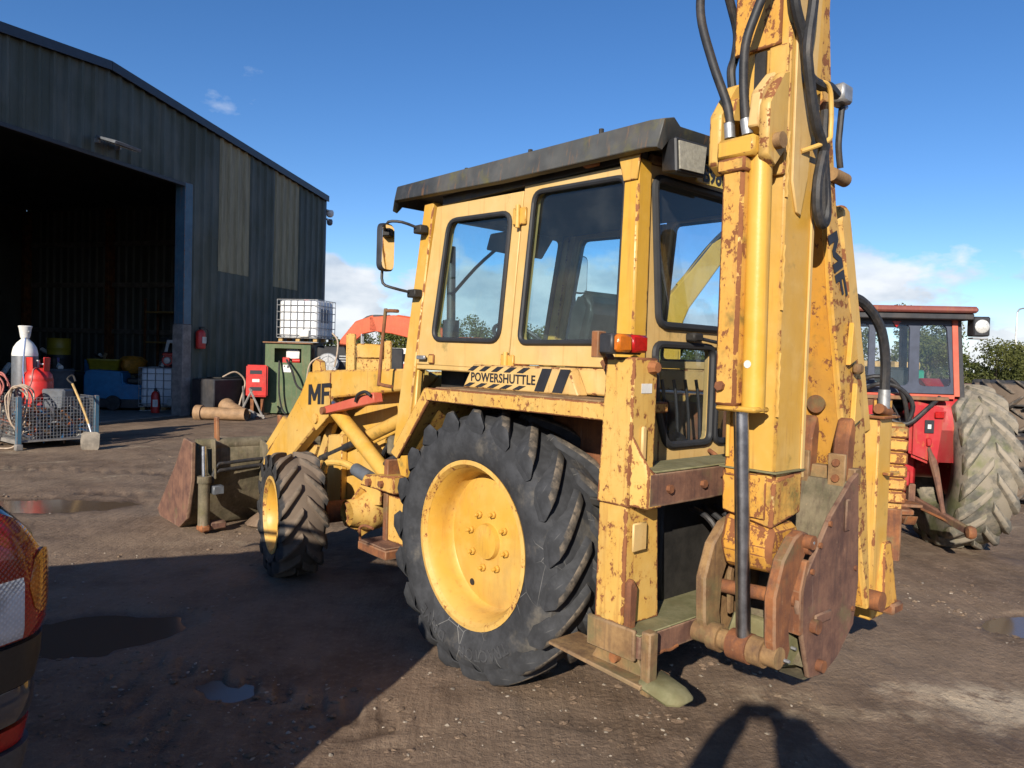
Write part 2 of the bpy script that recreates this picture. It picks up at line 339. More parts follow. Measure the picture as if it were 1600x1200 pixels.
def text_pts(body, size=1.0, bold=0.0, spacing=1.0, depth=.003):
    cu = bpy.data.curves.new('lettering', 'FONT'); cu.body = body; cu.size = size; cu.offset = bold; cu.space_character = spacing; cu.extrude = depth; cu.resolution_u = 3
    o = bpy.data.objects.new('lettering', cu); COL.objects.link(o); dg = bpy.context.evaluated_depsgraph_get(); dg.update()
    me = bpy.data.meshes.new_from_object(o.evaluated_get(dg)); v = [tuple(x.co) for x in me.vertices]; f = [tuple(p.vertices) for p in me.polygons]
    bpy.data.objects.remove(o); bpy.data.curves.remove(cu); bpy.data.meshes.remove(me)
    return v, f
def text_mb(body, size, f, bold=0.0, spacing=1.0, depth=.003, shear=0.0):
    v, fs = text_pts(body, size, bold, spacing, depth); xs = [p[0] for p in v]; cx = (min(xs) + max(xs)) / 2; ys = [p[1] for p in v]; cy = (min(ys) + max(ys)) / 2
    mb = MB(); mb.v = [tuple(f(p[0] - cx, p[1] - cy, p[2])) for p in v]; mb.f = fs; return mb
_meshes = {}
def lug_mesh(key, R, hw, h, side, sweep, w, rs, mats_):
    """one tread bar: from the centre line out over the shoulder and a little down the side"""
    if key in _meshes: return _meshes[key]
    rings = []; K = 6
    for k in range(K + 1):
        s = k / K; wy = side * (.015 + s * (hw - .005)); ang = s * sweep; drop = 0 if s < .75 else (s - .75) / .25 * .02
        ht = h * (1.0 if s < .85 else .8); ro = R + ht - drop * .6; ri = R - .03 - drop
        tw = w * (1 + .25 * s) / R
        rings.append([(ri * math.cos(ang - tw * 1.05), wy, ri * math.sin(ang - tw * 1.05)), (ro * math.cos(ang - tw * .32), wy, ro * math.sin(ang - tw * .32)), (ro * math.cos(ang + tw * .34), wy, ro * math.sin(ang + tw * .34)), (ri * math.cos(ang + tw * .85), wy, ri * math.sin(ang + tw * .85))])
    # shoulder foot running down the sidewall
    ang = sweep * 1.12; wy = side * (hw + .004); tw = w * 1.1 / R
    ro = R - .045; ri = rs
    rings.append([(ri * math.cos(ang - tw * .4), wy, ri * math.sin(ang - tw * .4)), (ro * math.cos(ang - tw * .4), wy + side * .006, ro * math.sin(ang - tw * .4)), (ro * math.cos(ang + tw * .4), wy + side * .006, ro * math.sin(ang + tw * .4)), (ri * math.cos(ang + tw * .4), wy, ri * math.sin(ang + tw * .4))])
    mb = MB().loft(rings); me = mesh('lug', mb, .006); me.materials.append(mats_[0]); me.materials.append(mats_[1])
    for p in me.polygons:
        c = p.center; q = math.hypot(c.x, c.z); top = (p.normal.x * c.x + p.normal.z * c.z) / q > .80 and q > R + h * .45; p.material_index = 0 if top else 1
    _meshes[key] = me; return me
def ag_wheel(parent, c, rot, R, width, rr, nl, mt, ml, mr_, key, lugh=.042, sweep=.36, lugw=.05, dish=-.02, bolts=8, br=.155, lab=None, lugs=True, disc=True):
    hw = width / 2; Rc = R - lugh
    prof = [(rr - .01, -hw * .80), (rr + .03, -hw * .96), ((rr + Rc) / 2, -hw * 1.06), (Rc - .09, -hw * 1.03), (Rc - .03, -hw * .90), (Rc - .004, -hw * .55), (Rc, 0), (Rc - .004, hw * .55), (Rc - .03, hw * .90), (Rc - .09, hw * 1.03), ((rr + Rc) / 2, hw * 1.06), (rr + .03, hw * .96), (rr - .01, hw * .80), (rr - .03, hw * .4), (rr - .03, -hw * .4)]
    mb = MB(); rings = []; n = 72
    for r, a in prof: rings.append([(r * math.cos(2 * PI * i / n), a, r * math.sin(2 * PI * i / n)) for i in range(n)])
    rings.append(rings[0]); mb.loft(rings, caps=False)
    ty = obj('tyre', mb, mt, parent, loc=c, rot=rot, label=lab)
    if lugs:
        for sd_ in (1, -1):
            me = lug_mesh((key, sd_), Rc, hw, lugh, sd_, sweep, lugw, Rc - .11, (M[ml], M[mt]))
            for i in range(nl):
                o = obj('lug', me, ml, ty); o.rotation_euler = (0, -(2 * PI * (i + (.5 if sd_ < 0 else 0)) / nl), 0)
    hwr = hw * .88
    rp = [(rr + .012, hwr), (rr + .016, hwr + .012), (rr - .004, hwr + .014), (rr - .022, hwr - .012), (rr - .045, hwr - .05), (rr - .050, dish + .045), (rr - .058, dish + .012), (rr - .068, dish), (rr - .085, dish + .004), (rr - .13, dish + .018), (.20, dish + .03), (.11, dish + .03), (.098, dish + .036), (.092, dish + .062), (.04, dish + .07), (.001, dish + .07)]
    mbr = MB().lathe(rp, 64) if disc else MB().lathe(rp[:8] + [(rr - .11, -hwr), (rr + .01, -hwr)], 64)
    rim = obj('wheel_rim', mbr, mr_, parent, loc=c, rot=rot)
    obj('rim_flange', MB().lathe([(rr + .013, hwr - .004), (rr + .019, hwr + .013), (rr - .004, hwr + .0168), (rr - .021, hwr - .008)], 64), 'yellow_rust' if mr_ == 'rim' else mr_, rim)
    if disc:
        bme = mesh('wheel_bolt', MB().cyl((0, 0, 0), (0, .018, 0), .020, .020, 6).cyl((0, .018, 0), (0, .042, 0), .011, .011, 8), .002)
        for i in range(bolts):
            a = 2 * PI * (i + .3) / bolts; obj('wheel_bolt', bme, 'rim', rim, loc=(br * math.cos(a), dish + .03, br * math.sin(a)))
        if rr > .3:
            for a in (2.1, -1.05):
                r_ = rr * .70; obj('rim_hole', MB().cyl((r_ * math.cos(a), dish + .012, r_ * math.sin(a)), (r_ * math.cos(a), dish + .0225, r_ * math.sin(a)), .019, .019, 14), 'dark', rim)
            obj('valve_stem', MB().cyl(((rr - .075) * math.cos(2.95), hwr * .4, (rr - .075) * math.sin(2.95)), ((rr - .105) * math.cos(2.95), hwr * .62, (rr - .105) * math.sin(2.95)), .012, .008, 10), 'galv', rim)
    return ty, rim
# ---------------------------------------------------------------- ground
_rng = np.random.RandomState(3); _lat = _rng.rand(256, 256)
def vnoise(x, y):
    xi = np.floor(x).astype(int); yi = np.floor(y).astype(int); fx = x - xi; fy = y - yi
    fx = fx * fx * (3 - 2 * fx); fy = fy * fy * (3 - 2 * fy); g = lambda a, b: _lat[a % 256, b % 256]
    return (g(xi, yi) * (1 - fx) + g(xi + 1, yi) * fx) * (1 - fy) + (g(xi, yi + 1) * (1 - fx) + g(xi + 1, yi + 1) * fx) * fy - .5
PUD = [(-2.38, 4.36, .50, .36, .30, .055), (-1.40, 3.62, .20, .09, -.5, .030), (-4.9, 7.75, 1.1, .42, .1, .035), (3.62, 4.92, .42, .22, .3, .055), (1.9, 9.5, .8, .4, .2, .03)]
def gh(x, y):
    h = .020 * vnoise(x * .9 + 9, y * .9) + .018 * vnoise(x * 2.6, y * 2.6 + 4) + .009 * vnoise(x * 7 + 2, y * 7) + .005 * vnoise(x * 19, y * 19)
    # wheel ruts running past the machine
    d = (x * .75 + y * .66); h += -.012 * np.exp(-((d - 5.9 + .25 * vnoise(y * .6, x * .6)) / .16) ** 2) * (x > 1.2)
    # lug prints of tyres that drove through
    for (ax, ay, bx_, by_, wd_) in ((-6.5, 6.2, 0.2, 2.6, .40), (-7.5, 8.2, -1.2, 2.6, .40), (1.6, 2.4, 6.5, 6.2, .42), (3.0, 2.2, 8.2, 6.0, .42), (-9.0, 9.2, -2.0, 8.0, .34), (-9, 10.6, -2.5, 9.6, .34)):
        ll = math.hypot(bx_ - ax, by_ - ay); ex_, ey_ = (bx_ - ax) / ll, (by_ - ay) / ll; s_ = (x - ax) * ex_ + (y - ay) * ey_; d_ = -(x - ax) * ey_ + (y - ay) * ex_ + .25 * np.sin(s_ * .7)
        on = np.clip(1.4 - np.abs(d_) / (wd_ * .5) * 1.2, 0, 1) * np.clip(s_, 0, 1) * np.clip(ll - s_, 0, 1) * np.clip(.75 + 2.4 * vnoise(x * 1.3 + 5, y * 1.3), 0, 1)
        h += on * (.010 * np.clip(np.sin(2 * PI * (s_ + np.abs(d_) * .8) / .21) * 2, -1, 1) - .010)
    r = np.hypot(x, y); h = h * np.clip(1.3 - r / 60, .15, 1)
    for cx, cy, rx, ry, a, dp in PUD:
        px = (x - cx) * math.cos(a) + (y - cy) * math.sin(a); py = -(x - cx) * math.sin(a) + (y - cy) * math.cos(a)
        q = (px / rx) ** 2 + (py / ry) ** 2 + .7 * vnoise(x * 3.1, y * 3.1) + .35 * vnoise(x * 9, y * 9); h -= dp * np.clip(1.25 - q, 0, 1)
    return h
th = np.concatenate([np.linspace(-R_(46), R_(46), 620), np.linspace(R_(47), 2 * PI - R_(47), 130)])
rad = 1.2 * np.power(1.0125, np.arange(575)); rad = rad[rad < 1500]
TH, RD = np.meshgrid(th, rad); GX = RD * np.sin(TH); GY = RD * np.cos(TH); GZ = gh(GX, GY)
nr, na = GX.shape; vs = np.stack([GX, GY, GZ], -1).reshape(-1, 3)
ii = np.arange(nr - 1)[:, None] * na; jj = np.arange(na)[None, :]; j2 = (jj + 1) % na
fs = np.stack([ii + jj, ii + na + jj, ii + na + j2, ii + j2], -1).reshape(-1, 4)
vl = vs.tolist() + [[0, 0, 0]]; fl = fs.tolist() + [[nr * na, j, (j + 1) % na] for j in range(na)]
me = bpy.data.meshes.new('ground'); me.from_pydata(vl, [], fl); me.shade_smooth()
t = T('muddy_ground'); P = t.map((1, 1, 1))
big = t.noise(.55, 6, .6); mid = t.noise(3.2, 8, .65); fine = t.noise(26, 8, .72); xf = t.noise(90, 6, .75)
col = t.mix(t.step(mid, .34, .66), (0.127, 0.085, 0.056), (0.203, 0.140, 0.095))
col = t.mix(t.step(big, .42, .66, 0, .75), col, (0.246, 0.176, 0.119))
col = t.mix(t.step(fine, .50, .74, 0, .6), col, (0.288, 0.213, 0.149))
col = t.mix(t.step(fine, .28, .42, .75, 0), col, (0.085, 0.057, 0.04))
# pale dry sand drifts
sand = t.math('MULTIPLY', t.step(t.noise(.75, 5, .6, t.map((1, 1.5, 1), (-.5, 2.1, 0))), .56, .70), t.step(t.noise(4.5, 8, .7), .40, .58))
col = t.mix(t.math('MULTIPLY', sand, .75), col, (.40, .315, .215))
pt = t.map((.9, 1.5, 1), (-2.35, -5.55, 0)); ln_ = t.t.nodes.new('ShaderNodeVectorMath'); ln_.operation = 'LENGTH'; t.t.links.new(pt, ln_.inputs[0])
sp_ = t.math('MULTIPLY', t.step(t.math('ADD', ln_.outputs['Value'], t.math('MULTIPLY', t.noise(2.4, 6, .65), 1.5)), 0.85, 1.40, 1, 0), t.step(t.noise(7, 8, .7), .34, .50)); col = t.mix(t.math('MULTIPLY', sp_, .95), col, (.50, .40, .28))
straw = t.step(t.noise(34, 3, .6, t.map((1, .22, 1), (0, 0, 0), (0, 0, .7))), .70, .76); straw = t.math('MULTIPLY', straw, t.step(mid, .48, .62))
col = t.mix(t.math('MULTIPLY', straw, .6), col, (.42, .34, .22))
wet = t.step(t.noise(1.1, 5, .6, t.map((1, 1, 1), (8, 3, 0))), .52, .66)
sz = t.t.nodes.new('ShaderNodeSeparateXYZ'); t.t.links.new(t.oc, sz.inputs[0]); low = t.step(t.math('ADD', sz.outputs[2], t.math('MULTIPLY', fine, .012)), -.022, .002, 1, 0)
col = t.mix(t.math('MULTIPLY', low, .62), col, (.060, .040, .028))
rg = t.math('SUBTRACT', t.math('SUBTRACT', .93, t.math('MULTIPLY', wet, .30)), t.math('MULTIPLY', low, .38))
trk = t.step(t.noise(9, 4, .6, t.map((1.0, .10, 1), (0, 0, 0), (0, 0, -.72))), .3, .7)
h = t.math('ADD', t.math('ADD', t.math('MULTIPLY', fine, .9), t.math('MULTIPLY', xf, .35)), t.math('ADD', t.math('MULTIPLY', mid, 1.2), t.math('MULTIPLY', trk, .5)))
GM = t.pbr(col, rg, 0, t.bump(h, .6, .030), **{'Specular IOR Level': .3}); me.materials.append(GM)
g = bpy.data.objects.new('ground', me); COL.objects.link(g); g['kind'] = 'structure'
tw = T('puddle_water'); WM = tw.pbr((.120, .083, .055), .11, 0, tw.bump(tw.noise(9, 3, .5), .04, .004), **{'Specular IOR Level': .32})
for cx, cy, rx, ry, a, dp in PUD:
    mb = MB(); n = 28
    mb.add([(cx + 1.6 * (rx * math.cos(a) * math.cos(k * 2 * PI / n) - ry * math.sin(a) * math.sin(k * 2 * PI / n)), cy + 1.6 * (rx * math.sin(a) * math.cos(k * 2 * PI / n) + ry * math.cos(a) * math.sin(k * 2 * PI / n)), -.026) for k in range(n)], [tuple(range(n))])
    o = obj('puddle', mb, WM, smooth=False); o['kind'] = 'structure'
# loose stones and clods
def scatter(name, N, smin, smax, mat, label, cat, flat=.6, seed=1, ymax=16):
    rs = np.random.RandomState(seed); ico = np.array([(0, 0, 1), (.9, 0, .35), (.28, .85, .35), (-.73, .53, .35), (-.73, -.53, .35), (.28, -.85, .35), (.73, .53, -.3), (-.28, .85, -.3), (-.9, 0, -.3), (-.28, -.85, -.3), (.73, -.53, -.3)])
    icf = np.array([(0, 1, 2), (0, 2, 3), (0, 3, 4), (0, 4, 5), (0, 5, 1), (1, 6, 2), (2, 7, 3), (3, 8, 4), (4, 9, 5), (5, 10, 1), (6, 7, 2), (7, 8, 3), (8, 9, 4), (9, 10, 5), (10, 6, 1)])
    r = 2.2 + (ymax - 2.2) * rs.rand(N * 3) ** 1.8; a = (rs.rand(N * 3) - .5) * R_(84); x = r * np.sin(a); y = r * np.cos(a); z = gh(x, y)
    ok = (vnoise(x * .9 + 3, y * .9) > -.12 + .25 * rs.rand(N * 3)) & (vnoise(x * 3.1 + 7, y * 3.1) > -.25 + .3 * rs.rand(N * 3)) & (z > -.024); x, y, z = x[ok][:N], y[ok][:N], z[ok][:N]; n = len(x)
    s = smin + (smax - smin) * rs.rand(n) ** 3; q = rs.rand(n) * 6.28; e = 1 + .6 * rs.rand(n); J = 1 + .22 * rs.randn(n, 11)
    px = ico[None, :, 0] * e[:, None] * J; py = ico[None, :, 1] * J; c, d = np.cos(q)[:, None], np.sin(q)[:, None]
    V = np.stack([x[:, None] + s[:, None] * (px * c - py * d), y[:, None] + s[:, None] * (px * d + py * c), z[:, None] + s[:, None] * (flat * ico[None, :, 2] * J + .12)], -1).reshape(-1, 3)
    Fc = (np.arange(n)[:, None, None] * 11 + icf[None]).reshape(-1, 3)
    me = bpy.data.meshes.new(name); me.from_pydata(V.tolist(), [], Fc.tolist()); me.materials.append(mat)
    o = bpy.data.objects.new(name, me); COL.objects.link(o); tag(o, label, cat); o['kind'] = 'stuff'; return o
def leaf_mesh(name, P, D, size, rs):
    """one small leaf-shaped quad at each point"""
    n = len(P); nrm = rs.randn(n, 3) + D * .8; a = np.cross(nrm, rs.randn(n, 3)); a /= np.linalg.norm(a, axis=1)[:, None]; b = np.cross(nrm, a); b /= np.linalg.norm(b, axis=1)[:, None]; s = (size * (.5 + rs.rand(n)))[:, None]
    V = np.stack([P - a * s - b * s * .15, P - b * s * .55, P + a * s, P + b * s * .55], 1).reshape(-1, 3)
    me = bpy.data.meshes.new(name); me.from_pydata(V.tolist(), [], np.arange(4 * n).reshape(-1, 4).tolist()); return me
scatter('pebbles', 2600, .002, .012, plain('pale_stone', (.27, .225, .175), .85, 0, .5, .3, 3), 'small pale stones strewn over the muddy yard', 'stones', .6, 5)
scatter('mud_clods', 2600, .005, .022, GM, 'crumbly brown mud clods on the yard surface', 'mud', .45, 11)

# ---------------------------------------------------------------- shed
WD = R_(16.9); SHED = thing('corrugated_shed', 'dark green corrugated steel shed with tall open doorway', 'shed', (-8.36, 18.6, 0), R_(90) - WD)
APX = -2.39; EL, ER = -11.3, 6.48; ZA, ZE = 7.80, 6.86; DL, LIN = -6.8, 5.86; DEP = 13.0
def roofz(x): return ZA - (ZA - ZE) * abs(x - APX) / (ER - APX)
def clad(name, c1, c2, moss=.4):
    t = T(name); col = t.mix(t.step(t.noise(.7, 5, .6), .35, .65), c1, c2)
    col = t.mix(t.step(t.noise(5, 6, .65, t.map((1, 1, .12))), .42, .70, 0, .55), col, (.15, .145, .115))
    low = t.math('MULTIPLY', t.step(t.noise(1.1, 5, .6, t.map((1, 1, .5), (2, 1, 4))), .38, .62), moss); col = t.mix(low, col, (.045, .05, .026))
    return t.pbr(col, .55, 0, t.bump(t.noise(14, 5, .6), .15, .004), **{'Specular IOR Level': .35})
M['clad'] = clad('teal_cladding', (.066, .082, .074), (.088, .103, .090), .55)
M['clad_in'] = clad('inner_cladding', (.10, .11, .11), (.13, .14, .135), .3)
tt = T('yellowed_rooflight_sheet'); cc = tt.mix(tt.step(tt.noise(9, 6, .7, tt.map((1, 1, .1))), .35, .7), (.20, .165, .085), (.32, .27, .15))
M['grp'] = tt.pbr(cc, .5)
def sheet(x0, x1, zb, zt, y=0.0, pitch=.333):
    """trapezoid-rib sheet between x0..x1; zb / zt functions of x"""
    xs = []; x = x0
    while x < x1 - 1e-6:
        for dx, d in ((0, 0), (.05, -.048), (.105, -.048), (.155, 0)):
            if x + dx <= x1 + 1e-6: xs.append((x + dx, d))
        x += pitch
    xs.append((x1, 0)); mb = MB(); n = len(xs)
    mb.v = [(a, y + d, zb(a)) for a, d in xs] + [(a, y + d, zt(a)) for a, d in xs] + [(a, y + d + .012, zb(a)) for a, d in xs] + [(a, y + d + .012, zt(a)) for a, d in xs]
    for i in range(n - 1): mb.f += [(i, i + 1, n + i + 1, n + i), (2 * n + i, 3 * n + i, 3 * n + i + 1, 2 * n + i + 1), (i, 2 * n + i, 2 * n + i + 1, i + 1), (n + i, n + i + 1, 3 * n + i + 1, 3 * n + i)]
    return mb
x = 0.27
edges = [0.27, 1.28, 2.57, 3.72, 5.02, 6.46]
for i in range(5):
    a, b = edges[i], edges[i + 1]
    if i in (1, 3):
        zj = 3.82 if i == 1 else 3.66
        obj('rooflight_sheet', sheet(a + .004, b, lambda q: zj, lambda q: roofz(q) - .05, -.012), 'grp', SHED, smooth=False, label='yellowed translucent wall sheet high in the gable')
        obj('cladding_sheet', sheet(a, b, lambda q: .05, lambda q: zj + .12), 'clad', SHED, smooth=False)
    else:
        obj('cladding_sheet', sheet(a, b, lambda q: .05, lambda q: 4.75), 'clad', SHED, smooth=False)
        obj('cladding_sheet', sheet(a, b, lambda q: 4.65, lambda q: roofz(q) - .05, -.010), 'clad', SHED, smooth=False)
x = DL
while x < .26:
    b = min(x + 1.0, .268); obj('cladding_sheet', sheet(x, b - .002, lambda q: LIN, lambda q: roofz(q) - .05), 'clad', SHED, smooth=False); x += 1.0
x = EL
while x < DL - .01:
    b = min(x + 1.0, DL - .004); obj('cladding_sheet', sheet(x, b - .002, lambda q: .05, lambda q: roofz(q) - .05), 'clad', SHED, smooth=False); x += 1.0
obj('door_post', MB().box((-.02, -.05, 2.32), (.262, .25, LIN + .02)), 'bluep', SHED, .012, label='blue painted steel door post')
obj('post_base', MB().box((-.05, -.06, 0), (.265, .26, 2.318)), 'conc', SHED, .012, label='bare grey foot of the door post')
obj('door_post', MB().box((DL - .25, -.05, 0), (DL + .02, .25, LIN + .02)), 'bluep', SHED, .012)
obj('lintel_trim', MB().box((DL + .025, -.06, LIN - .09), (-.025, .06, LIN - .002)), plain('dark_trim', (.02, .022, .03), .5), SHED, .006)
M['trim'] = plain('dark_blue_trim', (.022, .027, .043), .38, 0, .2, .05)
for a, b in ((EL - .15, APX), (APX + .003, ER + .12)):
    za, zb = roofz(a) + .10, roofz(b) + .10
    obj('verge_flashing', MB().prism([(a, -.14, za - .17), (b, -.14, zb - .17), (b, -.14, zb + .03), (a, -.14, za + .03)], [(a, .10, za - .10), (b, .10, zb - .10), (b, .10, zb + .05), (a, .10, za + .05)]), 'trim', SHED, .006)
    obj('roof_slope', MB().prism([(a, .11, za - .08), (b, .11, zb - .08), (b, .11, zb + .02), (a, .11, za + .02)], [(a, DEP, za - .08), (b, DEP, zb - .08), (b, DEP, zb + .02), (a, DEP, za + .02)]), 'clad_in', SHED)
obj('corner_flashing', MB().box((ER - .015, -.06, .0), (ER + .10, .14, ZE + .05)), 'trim', SHED, .01)
obj('side_wall', MB().box((ER + .01, .15, 0), (ER + .06, DEP, ZE + .06)), 'clad_in', SHED)
obj('side_wall', MB().box((EL - .06, .05, 0), (EL - .01, DEP, ZE + .06)), 'clad_in', SHED)
obj('back_wall', MB().prism([(EL, DEP, 0), (ER, DEP, 0), (ER, DEP, ZE + .06), (APX, DEP, ZA + .06), (EL, DEP, ZE + .06)], [(EL, DEP + .05, 0), (ER, DEP + .05, 0), (ER, DEP + .05, ZE + .06), (APX, DEP + .05, ZA + .06), (EL, DEP + .05, ZE + .06)]), 'clad_in', SHED)
# inner faces: ribs on the right-hand wall, portal column, rails
for k in range(12):
    y0 = .3 + k * 1.02; s = sheet(0, 1.0, lambda q: .1, lambda q: ZE - .1)
    s.v = [(ER - .03 + v[1], y0 + v[0], v[2]) for v in s.v]; obj('inner_sheet', s, 'clad_in', SHED, smooth=False)
for y in (4.3, 8.6, 12.6): obj('portal_column', MB().box((ER - .38, y, 0), (ER - .09, y + .18, ZE - .1)), 'rust', SHED, .01)
for z in (2.2, 3.9, 5.4): obj('wall_rail', MB().box((ER - .22, .3, z), (ER - .09, 12.5, z + .16)), 'conc', SHED, .005)
fl_ = obj('concrete_floor', MB().box((EL + .1, .02, .004), (ER - .02, DEP - .05, .030)), plain('concrete_floor', (.16, .14, .12), .8, 0, .3, .2, 3), SHED)
# flood light, cameras
fl = thing('floodlight', 'grey floodlight on the shed gable above the doorway', 'floodlight', SHED.matrix_basis @ Vector((-2.45, -.03, 6.05)), R_(90) - WD)
obj('lamp_housing', MB().prism([(-.36, -.12, .10), (.36, -.12, .10), (.36, -.62, -.05), (-.36, -.62, -.05)], [(-.36, -.10, .16), (.36, -.10, .16), (.36, -.64, .02), (-.36, -.64, .02)]), 'grey', fl, .01)
obj('lamp_glass', MB().prism([(-.30, -.17, .074), (.30, -.17, .074), (.30, -.57, -.046), (-.30, -.57, -.046)], [(-.30, -.17, .066), (.30, -.17, .066), (.30, -.57, -.054), (-.30, -.57, -.054)]), 'clear', fl)
obj('bracket', MB().box((-.30, -.14, .02), (-.26, .0, .12)).box((.26, -.14, .02), (.30, .0, .12)), 'galv', fl, .004)
for k, (z, r) in enumerate(((6.42, .13), (6.12, .10))):
    cc_ = thing('security_camera', ['upper white dome camera at the shed corner', 'lower small camera under the dome at the shed corner'][k], 'camera', SHED.matrix_basis @ Vector((ER + .12, -.05, z)), R_(90) - WD, 'cameras on the shed corner')
    obj('camera_arm', MB().box((-.02, -.03, .06), (.20, .03, .12)), 'galv', cc_, .008)
    obj('camera_dome', MB().lathe([(.001, -r * .9), (r * .6, -r * .75), (r * .95, -r * .25), (r, .06), (r * .8, .12), (.001, .13)], 20, (.2, 0, 0), 'z'), 'white' if k == 0 else 'grey', cc_)
SM = SHED.matrix_basis.copy()
def shw(x, y, z): return SM @ Vector((x, y, z))

# ---------------------------------------------------------------- trees beyond the yard
def leaf_mat(name, a, b):
    t = T(name); oi = t.t.nodes.new('ShaderNodeObjectInfo')
    col = t.mix(t.step(t.noise(.9, 4, .6), .35, .65), a, b); col = t.mix(t.math('MULTIPLY', oi.outputs['Random'], .4), col, (.13, .12, .03))
    p = t.t.nodes.new('ShaderNodeBsdfPrincipled'); t.put(col, p.inputs['Base Color']); p.inputs['Roughness'].default_value = .6; p.inputs['Specular IOR Level'].default_value = .25
    tl = t.t.nodes.new('ShaderNodeBsdfTranslucent'); t.put(col, tl.inputs[0]); mxs = t.t.nodes.new('ShaderNodeMixShader'); mxs.inputs[0].default_value = .25
    t.t.links.new(p.outputs[0], mxs.inputs[1]); t.t.links.new(tl.outputs[0], mxs.inputs[2]); t.t.links.new(mxs.outputs[0], t.o.inputs[0]); return t.m
M['leaf'] = leaf_mat('autumn_leaves', (.070, .095, .022), (.125, .130, .030)); M['leaf2'] = leaf_mat('dark_leaves', (.040, .065, .018), (.080, .095, .026))
M['bark'] = plain('tree_bark', (.10, .075, .05), .9, 0, .3, .5)
def crown_mesh(seed, H, Wd, n, leaf):
    rs = np.random.RandomState(seed); lobes = []
    for k in range(16):
        a = rs.rand() * 6.28; rr_ = Wd * .36 * math.sqrt(rs.rand()); z = H * (.22 + .66 * rs.rand()); sc = (1 - abs(z / H - .5) * .7)
        lobes.append((rr_ * math.cos(a), rr_ * math.sin(a), z, Wd * (.16 + .12 * rs.rand()) * sc))
    lb = np.array(lobes)[rs.randint(len(lobes), size=n)]; d = rs.randn(n, 3); d /= np.linalg.norm(d, axis=1)[:, None]
    Pp = lb[:, :3] + d * (lb[:, 3] * rs.rand(n) ** .45)[:, None] * np.array([1, 1, .85])
    tr = MB(); tr.tube([(0, 0, 0), (.05, .02, H * .25), (-.04, .06, H * .5), (.02, 0, H * .72)], [H * .030, H * .028, H * .026, H * .024, H * .022, H * .02, H * .018, H * .016, H * .014, H * .012, H * .010, H * .006, H * .004], 7, 4)
    for k in range(7):
        lx, ly, lz, lr = lobes[k]; tr.tube([(0, 0, H * (.2 + .05 * k)), (lx * .5, ly * .5, lz * .75), (lx, ly, lz)], [H * .010, H * .006, H * .004, H * .003], 5, 2)
    return leaf_mesh('crown', Pp, d, leaf, rs), mesh('trunk', tr)
TV = [crown_mesh(21, 5.2, 5.4, 7000, .085), crown_mesh(22, 6.0, 5.0, 7000, .085), crown_mesh(23, 4.2, 5.6, 7000, .08)]
tl_ = [(-13, 60, .95, 2, 'bushy tree showing between the white caged container and the orange arm'), (-8.2, 58, 1.0, 0, 'bushy tree mostly hidden by the front cab pillar'), (-4.2, 60, .9, 1, 'bushy tree seen through the left part of the cab door window'),
       (-.3, 57, 1.1, 2, 'bushy tree seen at the right edge of the cab door window'), (3.6, 60, .95, 0, 'bushy tree seen through the left part of the cab side window'), (7.6, 57, .92, 2, 'bushy tree seen beside the driver seat through the cab side window'), (11.5, 60, .85, 1, 'bushy tree behind the rear cab post'),
       (15.5, 58, .95, 0, 'bushy tree seen through the rear cab window'), (19.4, 55, .95, 2, 'bushy tree behind the tall vertical dipper arm'), (22.6, 50, 1.0, 1, 'bushy tree behind the leaning boom'), (26.5, 47, .9, 0, 'bushy tree seen through the tractor cab window'), (33.2, 60, 1.22, 1, 'tall treetop rising above the tractor roof'),
       (28.9, 44, .92, 2, 'yellow-green tree just right of the tractor work lamp'), (32.3, 46, .78, 0, 'lower green tree at the right edge of the picture')]
for k, (x, y, s, vr, lb0) in enumerate(tl_):
    rt_ = thing('bushy_tree', lb0, 'tree', (x, y, -.05), random.random() * 6.28, 'trees beyond the yard'); rt_.scale = (s * (1 + .2 * random.random()), s, s)
    obj('crown', TV[vr][0], M['leaf'] if k % 3 else M['leaf2'], rt_); obj('trunk', TV[vr][1], 'bark', rt_)
# low scrub closing the gap under the crowns
rs = np.random.RandomState(5); n = 26000; a = rs.uniform(-R_(42), R_(44), n); r = rs.uniform(60, 68, n)
Pp = np.stack([r * np.sin(a), r * np.cos(a), 3.0 * rs.rand(n) ** 1.3 * (1 + .4 * np.sin(a * 40))], -1)
o = obj('hedge_scrub', leaf_mesh('hedge_scrub', Pp, np.zeros((n, 3)), .22, rs), 'leaf2'); tag(o, 'dark low scrub along the far side of the yard', 'scrub'); o['kind'] = 'stuff'
# ---------------------------------------------------------------- the backhoe loader: u forward, v to its right, z up
BH = thing('backhoe_loader', 'large weathered yellow backhoe loader with raised arm in the middle of the yard', 'backhoe loader', (.655, 4.356, 0), R_(131))
def L(u, v, z): return (u, -v, z)
def bx(name, mat, a, b, parent=BH, bev=.008, **k): return obj(name, MB().box(L(*a), L(*b)), mat, parent, bev, **k)
def ev(name, mat, pts, v0, v1, parent=BH, bev=.008, **k):      # (u,z) outline extruded across v
    return obj(name, MB().prism([L(u, v0, z) for u, z in pts], [L(u, v1, z) for u, z in pts]), mat, parent, bev, **k)
def eu(name, mat, pts, ua, ub, parent=BH, bev=.008, **k):      # (v,z) outline extruded along u
    return obj(name, MB().prism([L(ua, v, z) for v, z in pts], [L(ub, v, z) for v, z in pts]), mat, parent, bev, **k)
def cy(name, mat, a, b, r, parent=BH, n=18, r1=None, **k): return obj(name, MB().cyl(L(*a), L(*b), r, r1, n), mat, parent, **k)
def tb(name, mat, pts, r, parent=BH, n=9, sm=5, **k): return obj(name, MB().tube([L(*p) for p in pts], r, n, sm), mat, parent, **k)
VC = -.12                                    # centre line

